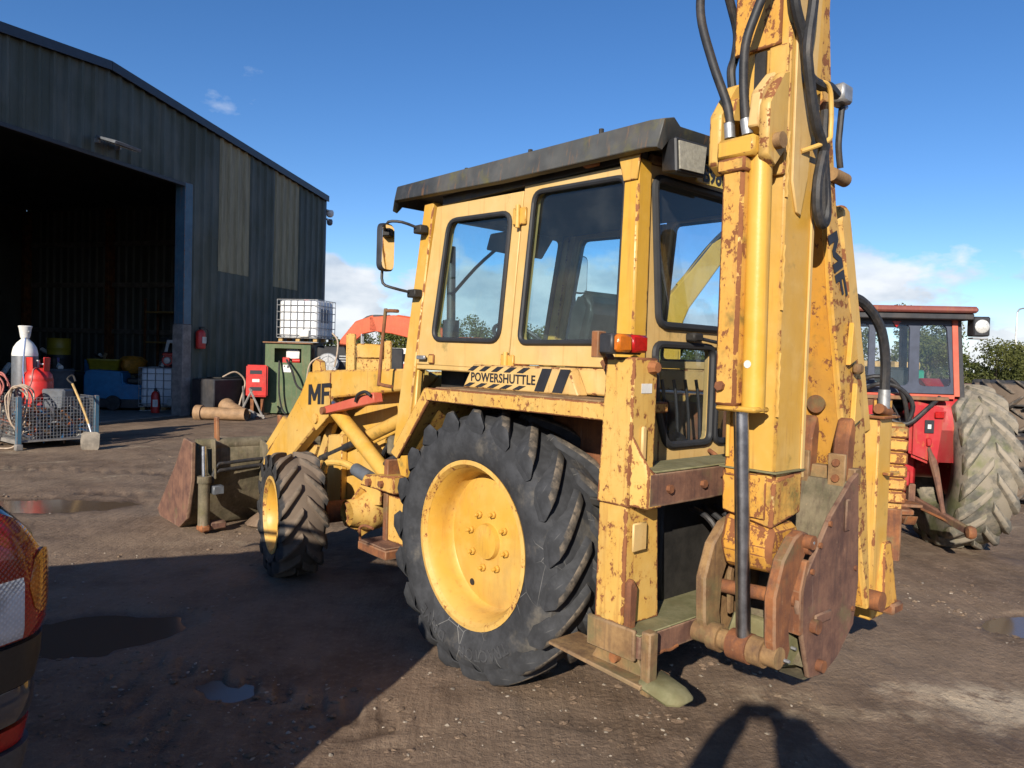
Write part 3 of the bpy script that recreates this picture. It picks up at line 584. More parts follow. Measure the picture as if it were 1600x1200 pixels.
# wheels
RW = (.20, -.765, .692)
ty, rim = ag_wheel(BH, L(*RW), (0, 0, 0), .728, .43, .43, 19, 'tyre', 'lug', 'rim', 'rear', .034, .34, .078, .03, lab='big cracked rear tyre with worn bars')
ag_wheel(BH, L(.20, .525, .692), (0, 0, PI), .728, .43, .43, 19, 'tyre', 'lug', 'rim', 'rear', .034, .34, .078, .03)
LTM = rubber('tyre_letter', (.040, .041, .044), (.2, .17, .13), .2)
for wd, a0 in (('TRACTOR', .02), ('DRIVE', 1.0)):
    v_, f_ = text_pts(wd, .085, .001, 1.15, .002); mb = MB(); mb.f = f_
    for p in v_:   # letter tops point outwards, so it reads upside down at the bottom
        a = -PI / 2 - .72 + a0 + p[0] / .58; r = .535 + p[1]
        mb.v.append((r * math.cos(a), .2275 + p[2], r * math.sin(a)))
    obj('tyre_lettering', mb, LTM, ty, smooth=False)
FWc = (2.47, -.925, .452); ST = -R_(11.5)
ag_wheel(BH, L(*FWc), (0, 0, ST), .470, .325, .275, 15, 'tyre_mud', 'lug_mud', 'rim', 'front', .036, .42, .058, .0, bolts=6, br=.11, lab='muddy front tyre turned slightly to the right')
ag_wheel(BH, L(2.47, .685, .452), (0, 0, PI + ST), .470, .325, .275, 15, 'tyre_mud', 'lug_mud', 'rim', 'front', .036, .42, .058, .0, bolts=6, br=.11)
cy('rear_axle', 'dark', (.20, -.60, .692), (.20, .36, .692), .11)
cy('front_axle', 'rust', (2.36, -.72, .45), (2.36, .48, .45), .085)
obj('axle_housing', MB().lathe([(.001, -.26), (.07, -.25), (.13, -.12), (.155, 0), (.15, .06), (.11, .12), (.10, .2)], 22, L(2.16, -.42, .47), 'y'), 'yellow_rust', BH)
for k in range(7):
    a = k * 2 * PI / 7; obj('housing_rib', MB().box((-.12, -.012, .095), (.02, .012, .16)), 'yellow_rust', BH, .004, loc=L(2.16, -.46, .47), rot=(0, a, PI / 2))

# chassis, engine, transmission
ev('chassis_rail', 'yellow_rust', [(-.72, .62), (2.9, .62), (2.9, .84), (-.72, .84)], -.42, -.34)
ev('chassis_rail', 'yellow_rust', [(-.72, .62), (2.9, .62), (2.9, .84), (-.72, .84)], .10, .18)
bx('transmission', 'dark', (-.6, -.32, .40), (1.3, .08, .95), bev=.03)
bx('engine_block', 'dark', (1.3, -.33, .55), (2.4, .09, 1.15), bev=.03)
ev('hood', 'yellow', [(1.30, 1.10), (2.95, 1.10), (3.0, 1.40), (2.92, 1.50), (1.30, 1.56)], -.36, .12, bev=.02)
ev('grille_guard', 'yellow', [(2.96, .55), (3.08, .55), (3.08, 1.42), (2.96, 1.42)], -.40, .16, bev=.015)
for z in (.72, .86, 1.0, 1.14, 1.28): obj('grille_slat', MB().box(L(3.081, -.36, z), L(3.10, .12, z + .035)), 'dark', BH, .004)
# loader tower plates behind the front wheel
for v in (-.46, .20):
    ev('loader_tower', 'yellow', [(1.95, .55), (2.70, .42), (2.72, .95), (2.35, 1.22), (1.45, 1.60), (1.25, 1.55), (1.9, 1.05)], v, v + .025, bev=.004)
    ev('tower_flange', 'yellow', [(2.46, .50), (2.70, .44), (2.70, 1.02), (2.46, 1.04)], v - .055, v - .002, bev=.006)
bx('hydraulic_block', 'olive', (1.35, -.62, .98), (1.62, -.47, 1.12), bev=.02)
for k, (a, b, r) in enumerate([((1.30, -.60, 1.02), (1.75, -.56, .78), .022), ((1.5, -.52, 1.18), (1.9, -.50, .72), .018), ((1.28, -.55, .92), (1.6, -.60, .66), .02)]):
    tb('hydraulic_hose', 'black', [a, ((a[0] + b[0]) / 2, a[1] - .06, (a[2] + b[2]) / 2 + .05), b], r)
cy('steering_ram', 'grey', (1.75, -.66, .80), (2.0, -.64, .83), .048); tb('steering_rod', 'yellow', [(2.0, -.64, .83), (2.15, -.66, .86), (2.34, -.70, .84), (2.36, -.72, .76)], .026)
bx('side_tank', 'yellow_rust', (1.12, -.72, .42), (1.46, -.50, .76), bev=.02)
bx('tank_strap', 'rust', (1.40, -.735, .40), (1.45, -.49, .98), bev=.004)
st = bx('access_step', 'rust', (1.20, -.86, .36), (1.56, -.60, .42), bev=.006)
obj('step_tread', MB().box(L(1.22, -.85, .421), L(1.54, -.62, .432)), 'rust_red', st, .003)
tb('step_handle', 'rust', [(1.56, -.84, .42), (1.57, -.84, .50), (1.50, -.84, .53), (1.40, -.84, .53)], .010, sm=3)
ev('step_bracket', 'yellow_rust', [(1.22, .78), (1.66, .78), (1.60, .86), (1.22, .90)], -.80, -.46)
cy('bracket_bolt', 'rust', (1.52, -.825, .82), (1.52, -.79, .82), .028, n=6); cy('bracket_bolt', 'rust', (1.36, -.825, .83), (1.36, -.79, .83), .024, n=6)

# loader arms, rams, struts, bucket
ARM = [(1.30, 1.60), (2.72, 1.545), (2.86, 1.48), (2.98, 1.34), (3.70, .71), (3.76, .60), (3.70, .48), (3.58, .47), (3.12, .80), (2.66, 1.10), (2.46, 1.24), (2.40, 1.34), (1.30, 1.46)]
for v, l in ((-.64, 'left loader arm with worn yellow paint'), (.30, None)):
    a_ = ev('loader_arm', 'yellow', ARM, v, v + .11, bev=.012, label=l)
    obj('arm_pin', MB().cyl(L(2.64, v - .03, 1.16), L(2.64, v + .14, 1.16), .04, None, 14), 'yellow_rust', a_)
    obj('arm_lug', MB().prism([L(u, v + .03, z) for u, z in ((2.66, 1.54), (2.82, 1.52), (2.82, 1.60), (2.76, 1.64), (2.68, 1.62))], [L(u, v + .08, z) for u, z in ((2.66, 1.54), (2.82, 1.52), (2.82, 1.60), (2.76, 1.64), (2.68, 1.62))]), 'yellow_rust', a_, .006)
    ev('arm_side_plate', 'yellow', [(2.42, 1.20), (2.64, 1.06), (2.99, 1.26), (2.80, 1.53), (2.42, 1.545)], v - .012, v - .002, bev=.003)
    cy('lift_ram', 'yellow', (1.52, v - .01, .84), (2.32, v - .01, 1.25), .056); cy('lift_rod', 'chrome', (2.30, v + .03, 1.24), (2.42, v + .03, 1.30), .03)
    cy('crowd_ram', 'yellow', (1.30, v + .15, 1.34), (2.20, v + .15, 1.02), .052); cy('crowd_rod', 'black', (2.18, v + .15, 1.027), (2.86, v + .15, .80), .03)
    cy('ram_pipe', 'yellow', (1.32, v + .10, 1.25), (2.16, v + .10, .95), .012, n=8)
    ev('tipping_lever', 'yellow', [(2.88, .66), (3.0, .66), (2.70, 1.16), (2.60, 1.14)], v + .13, v + .18)
    ev('tipping_link', 'yellow', [(2.95, .80), (3.60, .98), (3.95, .72), (3.98, .80), (3.60, 1.10), (2.90, .90)], v + .125, v + .165, bev=.006)
    obj('pivot_tower', MB().prism([L(u, v + .13, z) for u, z in ((3.42, .86), (3.70, .60), (3.86, .78), (3.66, 1.04), (3.50, 1.06))], [L(u, v + .19, z) for u, z in ((3.42, .86), (3.70, .60), (3.86, .78), (3.66, 1.04), (3.50, 1.06))]), 'yellow_rust', BH, .01)
cb = tb('cross_tube', 'yellow', [(3.05, -.60, 1.02), (3.05, .36, 1.02)], .055, sm=1, n=16)
sb = ev('safety_strut', 'redfade', [(1.60, 1.355), (2.36, 1.215), (2.37, 1.275), (1.62, 1.425)], -.735, -.66, bev=.006, label='faded red safety strut under the loader arm')
obj('strut_pin', MB().cyl(L(2.34, -.76, 1.245), L(2.34, -.64, 1.245), .03), 'rust', sb); tb('strut_clip', 'black', [(1.83, -.75, 1.35), (1.78, -.76, 1.40), (1.68, -.76, 1.425), (1.62, -.75, 1.40)], .012)
LM = [(0, 0), (0, 1), (.25, 1), (.5, .50), (.75, 1), (1, 1), (1, 0), (.77, 0), (.77, .60), (.58, .18), (.42, .18), (.23, .60), (.23, 0)]
LF = [(0, 0), (0, 1), (.86, 1), (.86, .79), (.25, .79), (.25, .60), (.74, .60), (.74, .40), (.25, .40), (.25, 0)]
def letters(f, t0, t1):
    mb = MB()
    for poly, x0, w in ((LM, 0, .56), (LF, .60, .46)):
        q = hole_panel([(x0 + x * w, y) for x, y in poly], [], lambda p, o: f(p[0], p[1], o), t0, t1); mb.add(q.v, q.f)
    return mb
obj('loader_lettering', letters(lambda x, y, o: L(2.785 - x * .385, -.6525 - o, 1.262 + y * .165 + x * .030), .0005, .003), 'print', BH, smooth=False, label='black MF lettering on the loader arm')
# bucket (rear side towards us)
BKP = [(4.12, .80), (4.20, .83), (4.34, .74), (4.30, .30), (4.42, .06), (4.62, .02), (5.02, .015), (5.02, .0), (4.40, .0), (4.22, .20), (4.10, .55)]
bk = ev('loader_bucket', 'olive', BKP, -1.13, .90, bev=.006, label='muddy olive loader bucket seen from behind')
for v in (-1.165, .90): obj('bucket_side', MB().prism([L(u, v, z) for u, z in ((4.06, .84), (4.30, .86), (4.52, .60), (5.10, .06), (5.0, .0), (4.40, .0), (4.18, .12), (4.06, .50))], [L(u, v + .035, z) for u, z in ((4.06, .84), (4.30, .86), (4.52, .60), (5.10, .06), (5.0, .0), (4.40, .0), (4.18, .12), (4.06, .50))]), 'rust_red', bk, .005)
obj('bucket_lip_tube', MB().cyl(L(4.17, -1.09, .80), L(4.17, .88, .80), .06, None, 14), 'olive', bk)
for v in (-.92, -.30, .50): obj('bucket_ear', MB().prism([L(4.12, v, .80), L(4.20, v, .80), L(4.22, v, 1.06), (L(4.15, v, 1.06))], [L(4.12, v + .03, .80), L(4.20, v + .03, .80), L(4.22, v + .03, 1.06), L(4.15, v + .03, 1.06)]), 'rust', bk, .006)
for v in (-.46, .18):
    obj('bucket_rib', MB().prism([L(u, v, z) for u, z in ((4.13, .60), (4.0, .46), (3.96, .16), (4.2, .05), (4.3, .20))], [L(u, v + .03, z) for u, z in ((4.13, .60), (4.0, .46), (3.96, .16), (4.2, .05), (4.3, .20))]), 'olive', bk, .004)
    obj('bucket_bracket', MB().prism([L(u, v - .06, z) for u, z in ((4.10, .84), (3.92, .80), (3.86, .40), (4.10, .40))], [L(u, v - .03, z) for u, z in ((4.10, .84), (3.92, .80), (3.86, .40), (4.10, .40))]), 'olive', bk, .004)
    obj('hinge_block', MB().box(L(3.84, v + .04, .62), L(3.94, v + .12, .86)), 'yellow_clean', bk, .008); obj('hinge_block', MB().box(L(3.86, v + .04, .20), L(3.96, v + .12, .44)), 'yellow_clean', bk, .008)
for v in (-1.06, .80):
    cy('clam_ram', 'olive', (4.03, v, .08), (4.03, v, .50), .052); cy('clam_rod', 'chrome', (4.03, v, .50), (4.06, v, .80), .026)
    cy('clam_ram_collar', 'olive', (4.03, v, .47), (4.03, v, .53), .062); bx('clam_ram_eye', 'rust', (3.97, v - .05, .02), (4.09, v + .05, .09), bev=.02)
    ev('clam_bracket', 'olive', [(3.99, .50), (4.14, .50), (4.14, .86), (4.02, .86)], v + .08, v + .10); bx('port_block', 'grey', (3.96, v + .06, .36), (4.06, v + .16, .44), bev=.008)
    bx('clam_foot', 'rust_red', (4.0, v + .05, .03), (4.12, v + .20, .10), bev=.012)
for z, du in ((.64, 0), (.58, .03)): tb('bucket_hose', 'black', [(4.03, -1.0, .46), (4.02, -.95, z - .02), (4.02, -.85, z), (4.02, -.5, z + .02), (3.96, -.3, z + .02)], .017)
obj('mud_lump', MB().lathe([(.001, .13), (.06, .11), (.14, .05), (.19, 0), (.16, -.02)], 11, L(4.08, -.46, .02), 'z'), GM, bk)

# left and right mudguard
for s, vo, vi in ((1, -1.0, -.56), (-1, .76, .32)):
    l = 'rust-edged left mudguard over the rear wheel' if s == 1 else None
    fd = ev('mudguard', 'yellow_rust', [(.60, 1.505), (-.76, 1.505), (-.76, 1.455), (.56, 1.455), (.865, 1.085), (.93, 1.11)], vo, vi, bev=.006, label=l)
    obj('mudguard_lip', MB().prism([L(u, vo - .002 * s, z) for u, z in ((.60, 1.508), (-.76, 1.508), (-.76, 1.432), (.585, 1.435))], [L(u, vo + .022 * s, z) for u, z in ((.60, 1.508), (-.76, 1.508), (-.76, 1.432), (.585, 1.435))]), 'yellow_rust', fd, .005)
    obj('mudguard_lip', MB().prism([L(u, vo - .004 * s, z) for u, z in ((.602, 1.506), (.94, 1.10), (.865, 1.07), (.565, 1.43))], [L(u, vo + .020 * s, z) for u, z in ((.602, 1.506), (.94, 1.10), (.865, 1.07), (.565, 1.43))]), 'yellow_rust', fd, .004)
    obj('arch_liner', MB().prism([L(u, vi, z) for u, z in ((.90, .75), (.90, 1.12), (.58, 1.46), (-.70, 1.46), (-.70, .75))], [L(u, vi + .02 * s, z) for u, z in ((.90, .75), (.90, 1.12), (.58, 1.46), (-.70, 1.46), (-.70, .75))]), 'rust', fd, .003)
ev('fender_tread', 'rust_moss', [(.54, 1.507), (-.70, 1.507), (-.70, 1.514), (.54, 1.514)], -.965, -.76, bev=.001)

# ------------------------------------------------ cab
VL, VR, UR = -.75, .51, -.70
def sp(v): return lambda p, off: L(p[0], v + off, p[1])
def rp(u): return lambda p, off: L(u + off, p[0], p[1])
W1 = rrect([(.745, 2.498), (.178, 2.473), (.254, 1.78), (.886, 1.791)], .075, 5)
W2 = rrect([(-.008, 2.552), (-.625, 2.530), (-.60, 1.775), (.083, 1.773)], .055, 5)
DOOR = [(.885, 2.60), (.088, 2.575), (.180, 1.625), (1.088, 1.635)]
SIDE = [(.080, 2.600), (-.70, 2.585), (-.70, 1.655), (.168, 1.655)]
W1N, W2N = W1, W2
for s, v in ((1, VL), (-1, VR)):
    W1 = W1N if s == 1 else rrect([(.85, 2.555), (.135, 2.53), (.215, 1.70), (1.025, 1.71)], .06, 5); W2 = W2N if s == 1 else rrect([(.045, 2.57), (-.64, 2.555), (-.64, 1.70), (.125, 1.70)], .05, 5)
    t0, t1 = (0, .045) if s == 1 else (0, -.045)
    dr = obj('cab_door', hole_panel(DOOR, [W1], sp(v), t0, t1), 'cream', BH, .004, label='faded yellow cab door with rounded window' if s == 1 else None)
    sd_ = obj('cab_side', hole_panel(SIDE, [W2], sp(v), t0, t1), 'cream', BH, .004)
    for Wn, par in ((W1, dr), (W2, sd_)):
        obj('window_pane', MB().prism([L(p[0], v + .018 * s, p[1]) for p in Wn], [L(p[0], v + .024 * s, p[1]) for p in Wn]), 'glass', par, smooth=False)
        obj('window_seal', MB().tube([L(p[0], v - .004 * s, p[1]) for p in Wn], .015, 8, 1, True), 'seal', par)
    # front pillar, leaning back
    ev('front_pillar', 'yellow', [(.905, 2.63), (1.005, 2.63), (1.30, 1.10), (1.20, .90), (1.13, .90), (1.115, 1.30)], v - .012 * s, v + .075 * s, bev=.008)
    ev('rear_post', 'yellow_clean' if s == 1 else 'yellow', [(-.630, 2.60), (-.715, 2.60), (-.715, 1.50), (-.600, 1.50)], v - .030 * s, v + .07 * s, bev=.010)
    ev('post_gusset', 'yellow', [(-.60, 2.625), (-.73, 2.625), (-.715, 2.50), (-.635, 2.50)], v - .04 * s, v - .031 * s, bev=.003)
    ev('cab_sill', 'cream', [(.19, 1.655), (1.09, 1.635), (1.09, 1.60), (.19, 1.60)], v + .005 * s, v + .05 * s)
    ev('waist_panel', 'cream', [(.18, 1.652), (-.70, 1.652), (-.70, 1.52), (.10, 1.52)], v + .012 * s, v + .05 * s)
    for z in (2.44, 1.66):
        uh = .105 if z > 2 else .172
        h_ = ev('door_hinge', 'yellow', [(uh + .05, z - .04), (uh - .055, z - .045), (uh - .055, z + .045), (uh + .05, z + .05)], v - .016 * s, v - .002 * s, bev=.004); obj('hinge_pin', MB().cyl(L(uh, v - .022 * s, z - .06), L(uh, v - .022 * s, z + .06), .013), 'yellow_rust', h_)
    ev('lower_door_frame', 'yellow', [(1.06, 1.60), (1.12, 1.60), (1.20, .95), (1.12, .95)], v + .01 * s, v + .05 * s)
hd = obj('door_handle', MB().box(L(.93, VL - .035, 1.665), L(1.02, VL - .018, 1.69)).box(L(.955, VL - .02, 1.665), L(.98, VL + .0, 1.69)), 'galv', BH, .004)
ev('door_lock', 'yellow_rust', [(.86, 1.64), (.92, 1.64), (.92, 1.70), (.86, 1.70)], VL - .014, VL - .002, bev=.006)
# side box with the striped decal
pbx = ev('side_locker', 'cream', [(.49, 1.515), (-.42, 1.515), (-.35, 1.648), (.40, 1.648)], VL - .065, VL + .008, bev=.006, label='side locker with black stripes and POWERSHUTTLE lettering')
def dec(u0, u1, z0, z1): return MB().prism([L(u, VL - .0665, z) for u, z in ((u0, z0), (u1, z0), (u1 - .055, z1), (u0 - .055, z1))], [L(u, VL - .0685, z) for u, z in ((u0, z0), (u1, z0), (u1 - .055, z1), (u0 - .055, z1))])
for k in range(5): obj('decal_stripe', dec(.445 - k * .105, .395 - k * .105, 1.612, 1.640), 'print', pbx, smooth=False); obj('decal_stripe', dec(.475 - k * .105, .425 - k * .105, 1.524, 1.546), 'print', pbx, smooth=False)
for k in range(2): obj('decal_stripe', dec(-.115 - k * .13, -.185 - k * .13, 1.524, 1.640), 'print', pbx, smooth=False)
obj('decal_lettering', text_mb('POWERSHUTTLE', .068, lambda x, y, z: L(.145 - x, VL - .067 - z, 1.579 + y), .0012, 1.05, .001), 'print', pbx, smooth=False)
# rear wall
RT = rrect([(-.655, 2.535), (-.590, 1.862), (.345, 1.862), (.41, 2.535)], .06, 5)
RL = rrect([(-.612, 1.772), (-.140, 1.772), (-.140, 1.292), (-.50, 1.292), (-.585, 1.50)], .055, 5)
RR = rrect([(-.105, 1.772), (.36, 1.772), (.34, 1.50), (.26, 1.292), (-.105, 1.292)], .055, 5)
rw = obj('cab_rear', hole_panel([(VL + .002, 2.59), (VL + .002, 1.16), (VR - .002, 1.16), (VR - .002, 2.59)], [RT, RL, RR], rp(UR), 0, .045), 'cream', BH, .004, label='rear cab wall with three windows')
for Wn in (RT, RL, RR):
    obj('window_pane', MB().prism([L(UR + .018, p[0], p[1]) for p in Wn], [L(UR + .024, p[0], p[1]) for p in Wn]), 'glass_r', rw, smooth=False)
    obj('window_seal', MB().tube([L(UR - .006, p[0], p[1]) for p in Wn], .019, 8, 1, True), 'seal', rw)
tb('rear_wiper', 'black', [(-.735, -.33, 1.815), (-.74, -.20, 1.80), (-.735, .02, 1.785)], .009, sm=3); bx('wiper_motor', 'dark', (-.76, -.38, 1.795), (-.705, -.30, 1.835), bev=.008)
tb('rear_grab_rail', 'rust', [(-.705, -.14, 1.25), (-.76, -.14, 1.22), (-.78, -.04, 1.13), (-.705, .02, 1.12)], .011, sm=3)
# front wall: windscreen
def fpt(v, z): return L(.985 + (2.60 - z) * .19 - .02, v, z)
mbf = MB(); WS = rrect([(VL + .09, 2.55), (VR - .09, 2.55), (VR - .09, 1.30), (VL + .09, 1.30)], .04, 4)
obj('windscreen_frame', hole_panel([(VL + .05, 2.60), (VR - .05, 2.60), (VR - .05, 1.15), (VL + .05, 1.15)], [WS], lambda p, o: L(.965 + (2.60 - p[1]) * .19 + o, p[0], p[1]), 0, .04), 'blackp', BH, .003)
obj('windscreen', MB().prism([fpt(p[0], p[1]) for p in WS], [tuple(np.array(fpt(p[0], p[1])) + np.array((.006, 0, 0))) for p in WS]), 'glass', BH, smooth=False)
tb('front_wiper', 'black', [(1.09, -.10, 2.44), (1.12, -.25, 2.30), (1.16, -.42, 2.10)], .012, sm=3); ev('visor', 'blackp', [(.66, 2.50), (.92, 2.50), (.96, 2.40), (.78, 2.36)], -.30, .05)
# roof
RP_ = [(-.835, 2.625), (-.815, 2.745), (-.745, 2.765), (-.70, 2.735), (-.12, 2.755), (.46, 2.735), (.505, 2.765), (.575, 2.745), (.595, 2.625), (.56, 2.615), (.52, 2.66), (-.76, 2.66), (-.80, 2.615)]
rings = []
for u, dz, sc_ in ((1.275, -.045, .985), (1.24, .02, 1.0), (.2, .005, 1.0), (-.80, -.012, 1.0), (-.875, -.02, 1.0)):
    rings.append([L(u + (.02 if (u < -.8 and z < 2.70) else 0), VC + (v - VC) * sc_, z + dz + (.03 if u > 1.2 and z < 2.70 else 0)) for v, z in RP_])
rf = obj('cab_roof', MB().loft(rings), 'roofblack', BH, .003, label='mossy black cab roof with deep side rims')
obj('roof_lining', MB().box(L(-.66, VL + .06, 2.575), L(.98, VR - .06, 2.612)), 'dark', rf, .004)
obj('roof_header', MB().box(L(.84, VL + .01, 2.602), L(-.70, VL + .05, 2.66)), 'roofblack', rf, .003)
for u in (1.1, .6, .05, -.45): obj('roof_bolt', MB().cyl(L(u, -.745, 2.755), L(u, -.745, 2.785), .012, None, 8), 'dark', rf)
eu('rear_valance', 'roofblack', [(-.56, 2.60), (-.50, 2.70), (-.12, 2.74), (.30, 2.70), (.36, 2.60)], -.755, -.71, bev=.006)
eu('rear_header', 'rust_moss', [(VL + .06, 2.59), (VL + .06, 2.635), (VR - .06, 2.635), (VR - .06, 2.59)], -.715, -.69)
wl = obj('work_lamp', MB().prism([L(-.80, v, z) for v, z in ((-.73, 2.525), (-.57, 2.535), (-.55, 2.655), (-.74, 2.645))], [L(-.90, v, z) for v, z in ((-.755, 2.505), (-.545, 2.515), (-.525, 2.665), (-.77, 2.655))]), 'blackp', BH, .008, label='square rear work lamp under the roof')
obj('lamp_lens', MB().prism([L(-.9005, v, z) for v, z in ((-.735, 2.522), (-.565, 2.530), (-.55, 2.650), (-.748, 2.640))], [L(-.908, v, z) for v, z in ((-.735, 2.522), (-.565, 2.530), (-.55, 2.650), (-.748, 2.640))]), plain('dusty_lens', (.34, .32, .26), .3, 0, .2, .5, 60), wl)
cy('lamp_stalk', 'rust', (-.85, -.65, 2.65), (-.82, -.65, 2.72), .014)
bx('side_marker', 'rust', (-.47, VL - .05, 2.605), (-.38, VL - .01, 2.635), bev=.008)
pl = obj('number_plate', MB().box(L(-.795, -.455, 2.535), L(-.785, -.165, 2.630)), plain('yellow_plate', (.60, .44, .10), .5, 0, .1, .05, 8, .5, .3), BH, .002)
obj('plate_lettering', text_mb('B989', .105, lambda x, y, z: L(-.7965 - z, -.31 + x * .92, 2.582 + y), .003, 1.0, .0008), 'print', pl, smooth=False)
# mirror and grab handle, left; mirror right
for s, vv in ((1, -.97), (-1, .73)):
    mo = rrect([(-.065, .145), (.065, .145), (.065, -.145), (-.065, -.145)], .045, 4); mg = rrect([(-.055, .135), (.055, .135), (.055, -.135), (-.055, -.135)], .04, 4)
    mm = obj('door_mirror', MB().prism([(0, q[0], q[1]) for q in mo], [(.04, q[0], q[1]) for q in mo]), 'blackp', BH, .008, loc=L(1.08, vv, 2.345), rot=(0, 0, R_(17) * s)); obj('mirror_glass', MB().prism([(-.0005, q[0], q[1]) for q in mg], [(-.0035, q[0], q[1]) for q in mg]), M['mirror'], mm, smooth=False)
    tb('mirror_arm', 'black', [(.98, vv + .16 * s, 2.47), (1.02, vv + .06 * s, 2.50), (1.08, vv, 2.50), (1.10, vv, 2.46)], .009, sm=3)
    tb('mirror_arm', 'black', [(1.06, vv + .18 * s, 2.08), (1.08, vv + .05 * s, 2.10), (1.13, vv, 2.13), (1.14, vv, 2.22)], .009, sm=3)
    bx('mirror_clamp', 'dark', (.94, vv + .14 * s, 2.44), (1.02, vv + .20 * s, 2.49), bev=.006); bx('mirror_clamp', 'dark', (1.0, vv + .15 * s, 2.05), (1.09, vv + .21 * s, 2.10), bev=.006)
tb('grab_handle', 'rust', [(1.22, -.80, 1.97), (1.35, -.80, 1.975), (1.375, -.80, 1.95), (1.43, -.80, 1.52), (1.42, -.80, 1.49), (1.27, -.80, 1.48)], .012, sm=3)
cy('exhaust_stack', 'blackp', (1.46, -.20, 1.55), (1.46, -.20, 1.95), .060); cy('exhaust_pipe', 'blackp', (1.46, -.20, 1.95), (1.48, -.20, 2.48), .032)
# cab interior
bx('cab_floor', 'dark', (-.66, VL + .05, .98), (1.15, VR - .05, 1.02))
bx('dashboard', 'dark', (.80, -.55, 1.02), (1.10, .30, 1.62), bev=.03)
tb('steering_column', 'dark', [(1.02, VC, 1.40), (.82, VC, 1.78)], .03, sm=1)
sw = obj('steering_wheel', MB().tube([(.19 * math.cos(a), .19 * math.sin(a), 0) for a in np.linspace(0, 2 * PI, 20)[:-1]], .014, 7, 1, True).box((-.18, -.012, -.01), (.18, .012, .01)).box((-.012, -.18, -.011), (.012, .0, .009)), 'blackp', BH, loc=L(.79, VC, 1.81), rot=(0, -R_(35), 0))
se = obj('seat_cushion', MB().box(L(.10, VC - .24, 1.40), L(.58, VC + .24, 1.52)), 'seat', BH, .05, seg=3)
ev('seat_back', 'seat', [(.18, 1.50), (.08, 1.50), (-.06, 1.98), (-.02, 2.08), (.06, 2.08), (.12, 1.97)], VC - .24, VC + .24, bev=.035, seg=3); ev('seat_base', 'dark', [(.18, 1.02), (.52, 1.02), (.48, 1.40), (.20, 1.40)], VC - .15, VC + .15)
for k in range(5): tb('control_lever', 'dark', [(-.52, VC - .22 + k * .10, 1.02), (-.50, VC - .22 + k * .10, 1.42), (-.47, VC - .22 + k * .10, 1.60)], .009, sm=2, n=6); 
obj('lever_gaiter', MB().lathe([(.12, 1.02), (.10, 1.10), (.12, 1.13), (.085, 1.2), (.105, 1.23), (.07, 1.30), (.03, 1.33)], 14, L(-.50, VC - .05, 0), 'z'), 'dark', BH)

# ------------------------------------------------ rear frame, stabilisers
lg = obj('stabiliser_leg', MB().loft([[L(-.735, -1.0, .58), L(-.895, -1.0, .58), L(-.905, -.77, .58), L(-.735, -.77, .58)], [L(-.745, -1.005, 1.10), L(-.90, -1.005, 1.10), L(-.905, -.80, 1.10), L(-.745, -.80, 1.10)]]), 'yellow_rust', BH, .008, label='left stabiliser leg, yellow with rust spots')
obj('upper_leg', MB().loft([[L(-.738, -1.014, 1.085), L(-.915, -1.014, 1.085), L(-.915, -.855, 1.085), L(-.738, -.855, 1.085)], [L(-.760, -1.005, 1.705), L(-.915, -1.005, 1.705), L(-.915, -.845, 1.705), L(-.760, -.845, 1.705)]]), 'yellow_rust', lg, .008)
obj('leg_latch', MB().box(L(-.918, -.99, .90), L(-.93, -.90, 1.02)).box(L(-.917, -.955, 1.28), L(-.932, -.925, 1.42)), 'cream', lg, .006)
obj('leg_lug', MB().prism([L(-.896, v, z) for v, z in ((-1.0, .55), (-.955, .55), (-.945, .75), (-.975, .79), (-1.0, .77))], [L(-.93, v, z) for v, z in ((-1.0, .55), (-.955, .55), (-.945, .75), (-.975, .79), (-1.0, .77))]), 'rust', lg, .008)
obj('leg_bolt', MB().cyl(L(-.916, -.893, 1.665), L(-.95, -.893, 1.665), .030, .022, 8), 'rust', lg); obj('paper_label', MB().box(L(-.9158, -.955, 1.557), L(-.9172, -.887, 1.597)), 'white', lg)
lb = bx('lower_beam', 'rust_red', (-.735, -1.01, .478), (-1.0, .86, .575), bev=.006, label='maroon rusty lower cross beam')
obj('beam_top_plate', MB().box(L(-.725, -1.02, .576), L(-1.004, .86, .584)), 'moss', lb, .003); obj('beam_end', MB().box(L(-.725, -1.032, .47), L(-.985, -1.011, .60)), 'rust_moss', lb, .006)
obj('beam_stop', MB().box(L(-1.002, -1.01, .34), L(-1.05, -.955, .60)), 'rust_moss', lb, .006)
ub = bx('upper_beam', 'rust_red', (-.80, -.985, 1.095), (-1.0, .86, 1.235), bev=.006, label='maroon rusty upper cross beam')
obj('beam_top_plate', MB().box(L(-.80, -.95, 1.236), L(-1.004, .86, 1.244)), 'moss', ub, .003)
obj('beam_gusset', MB().prism([L(-.918, v, z) for v, z in ((-1.015, 1.40), (-1.015, 1.095), (-.90, 1.095), (-.90, 1.20))], [L(-.999, v, z) for v, z in ((-.99, 1.26), (-.99, 1.09), (-.90, 1.09), (-.90, 1.20))]), 'yellow_rust', ub, .004)
bx('beam_cleat', 'rust_moss', (-.76, -.86, 1.245), (-.86, -.78, 1.36), bev=.008)
pd = obj('stabiliser_pad', MB().loft([[L(-.46, -1.0, .375), L(-.46, -.80, .375), L(-.46, -.80, .392), L(-.46, -1.0, .392)], [L(-1.03, -1.04, .372), L(-1.03, -.84, .372), L(-1.03, -.84, .392), L(-1.03, -1.04, .392)]]), 'rust_moss', BH, .004, label='mossy stabiliser pad hung under the left leg')
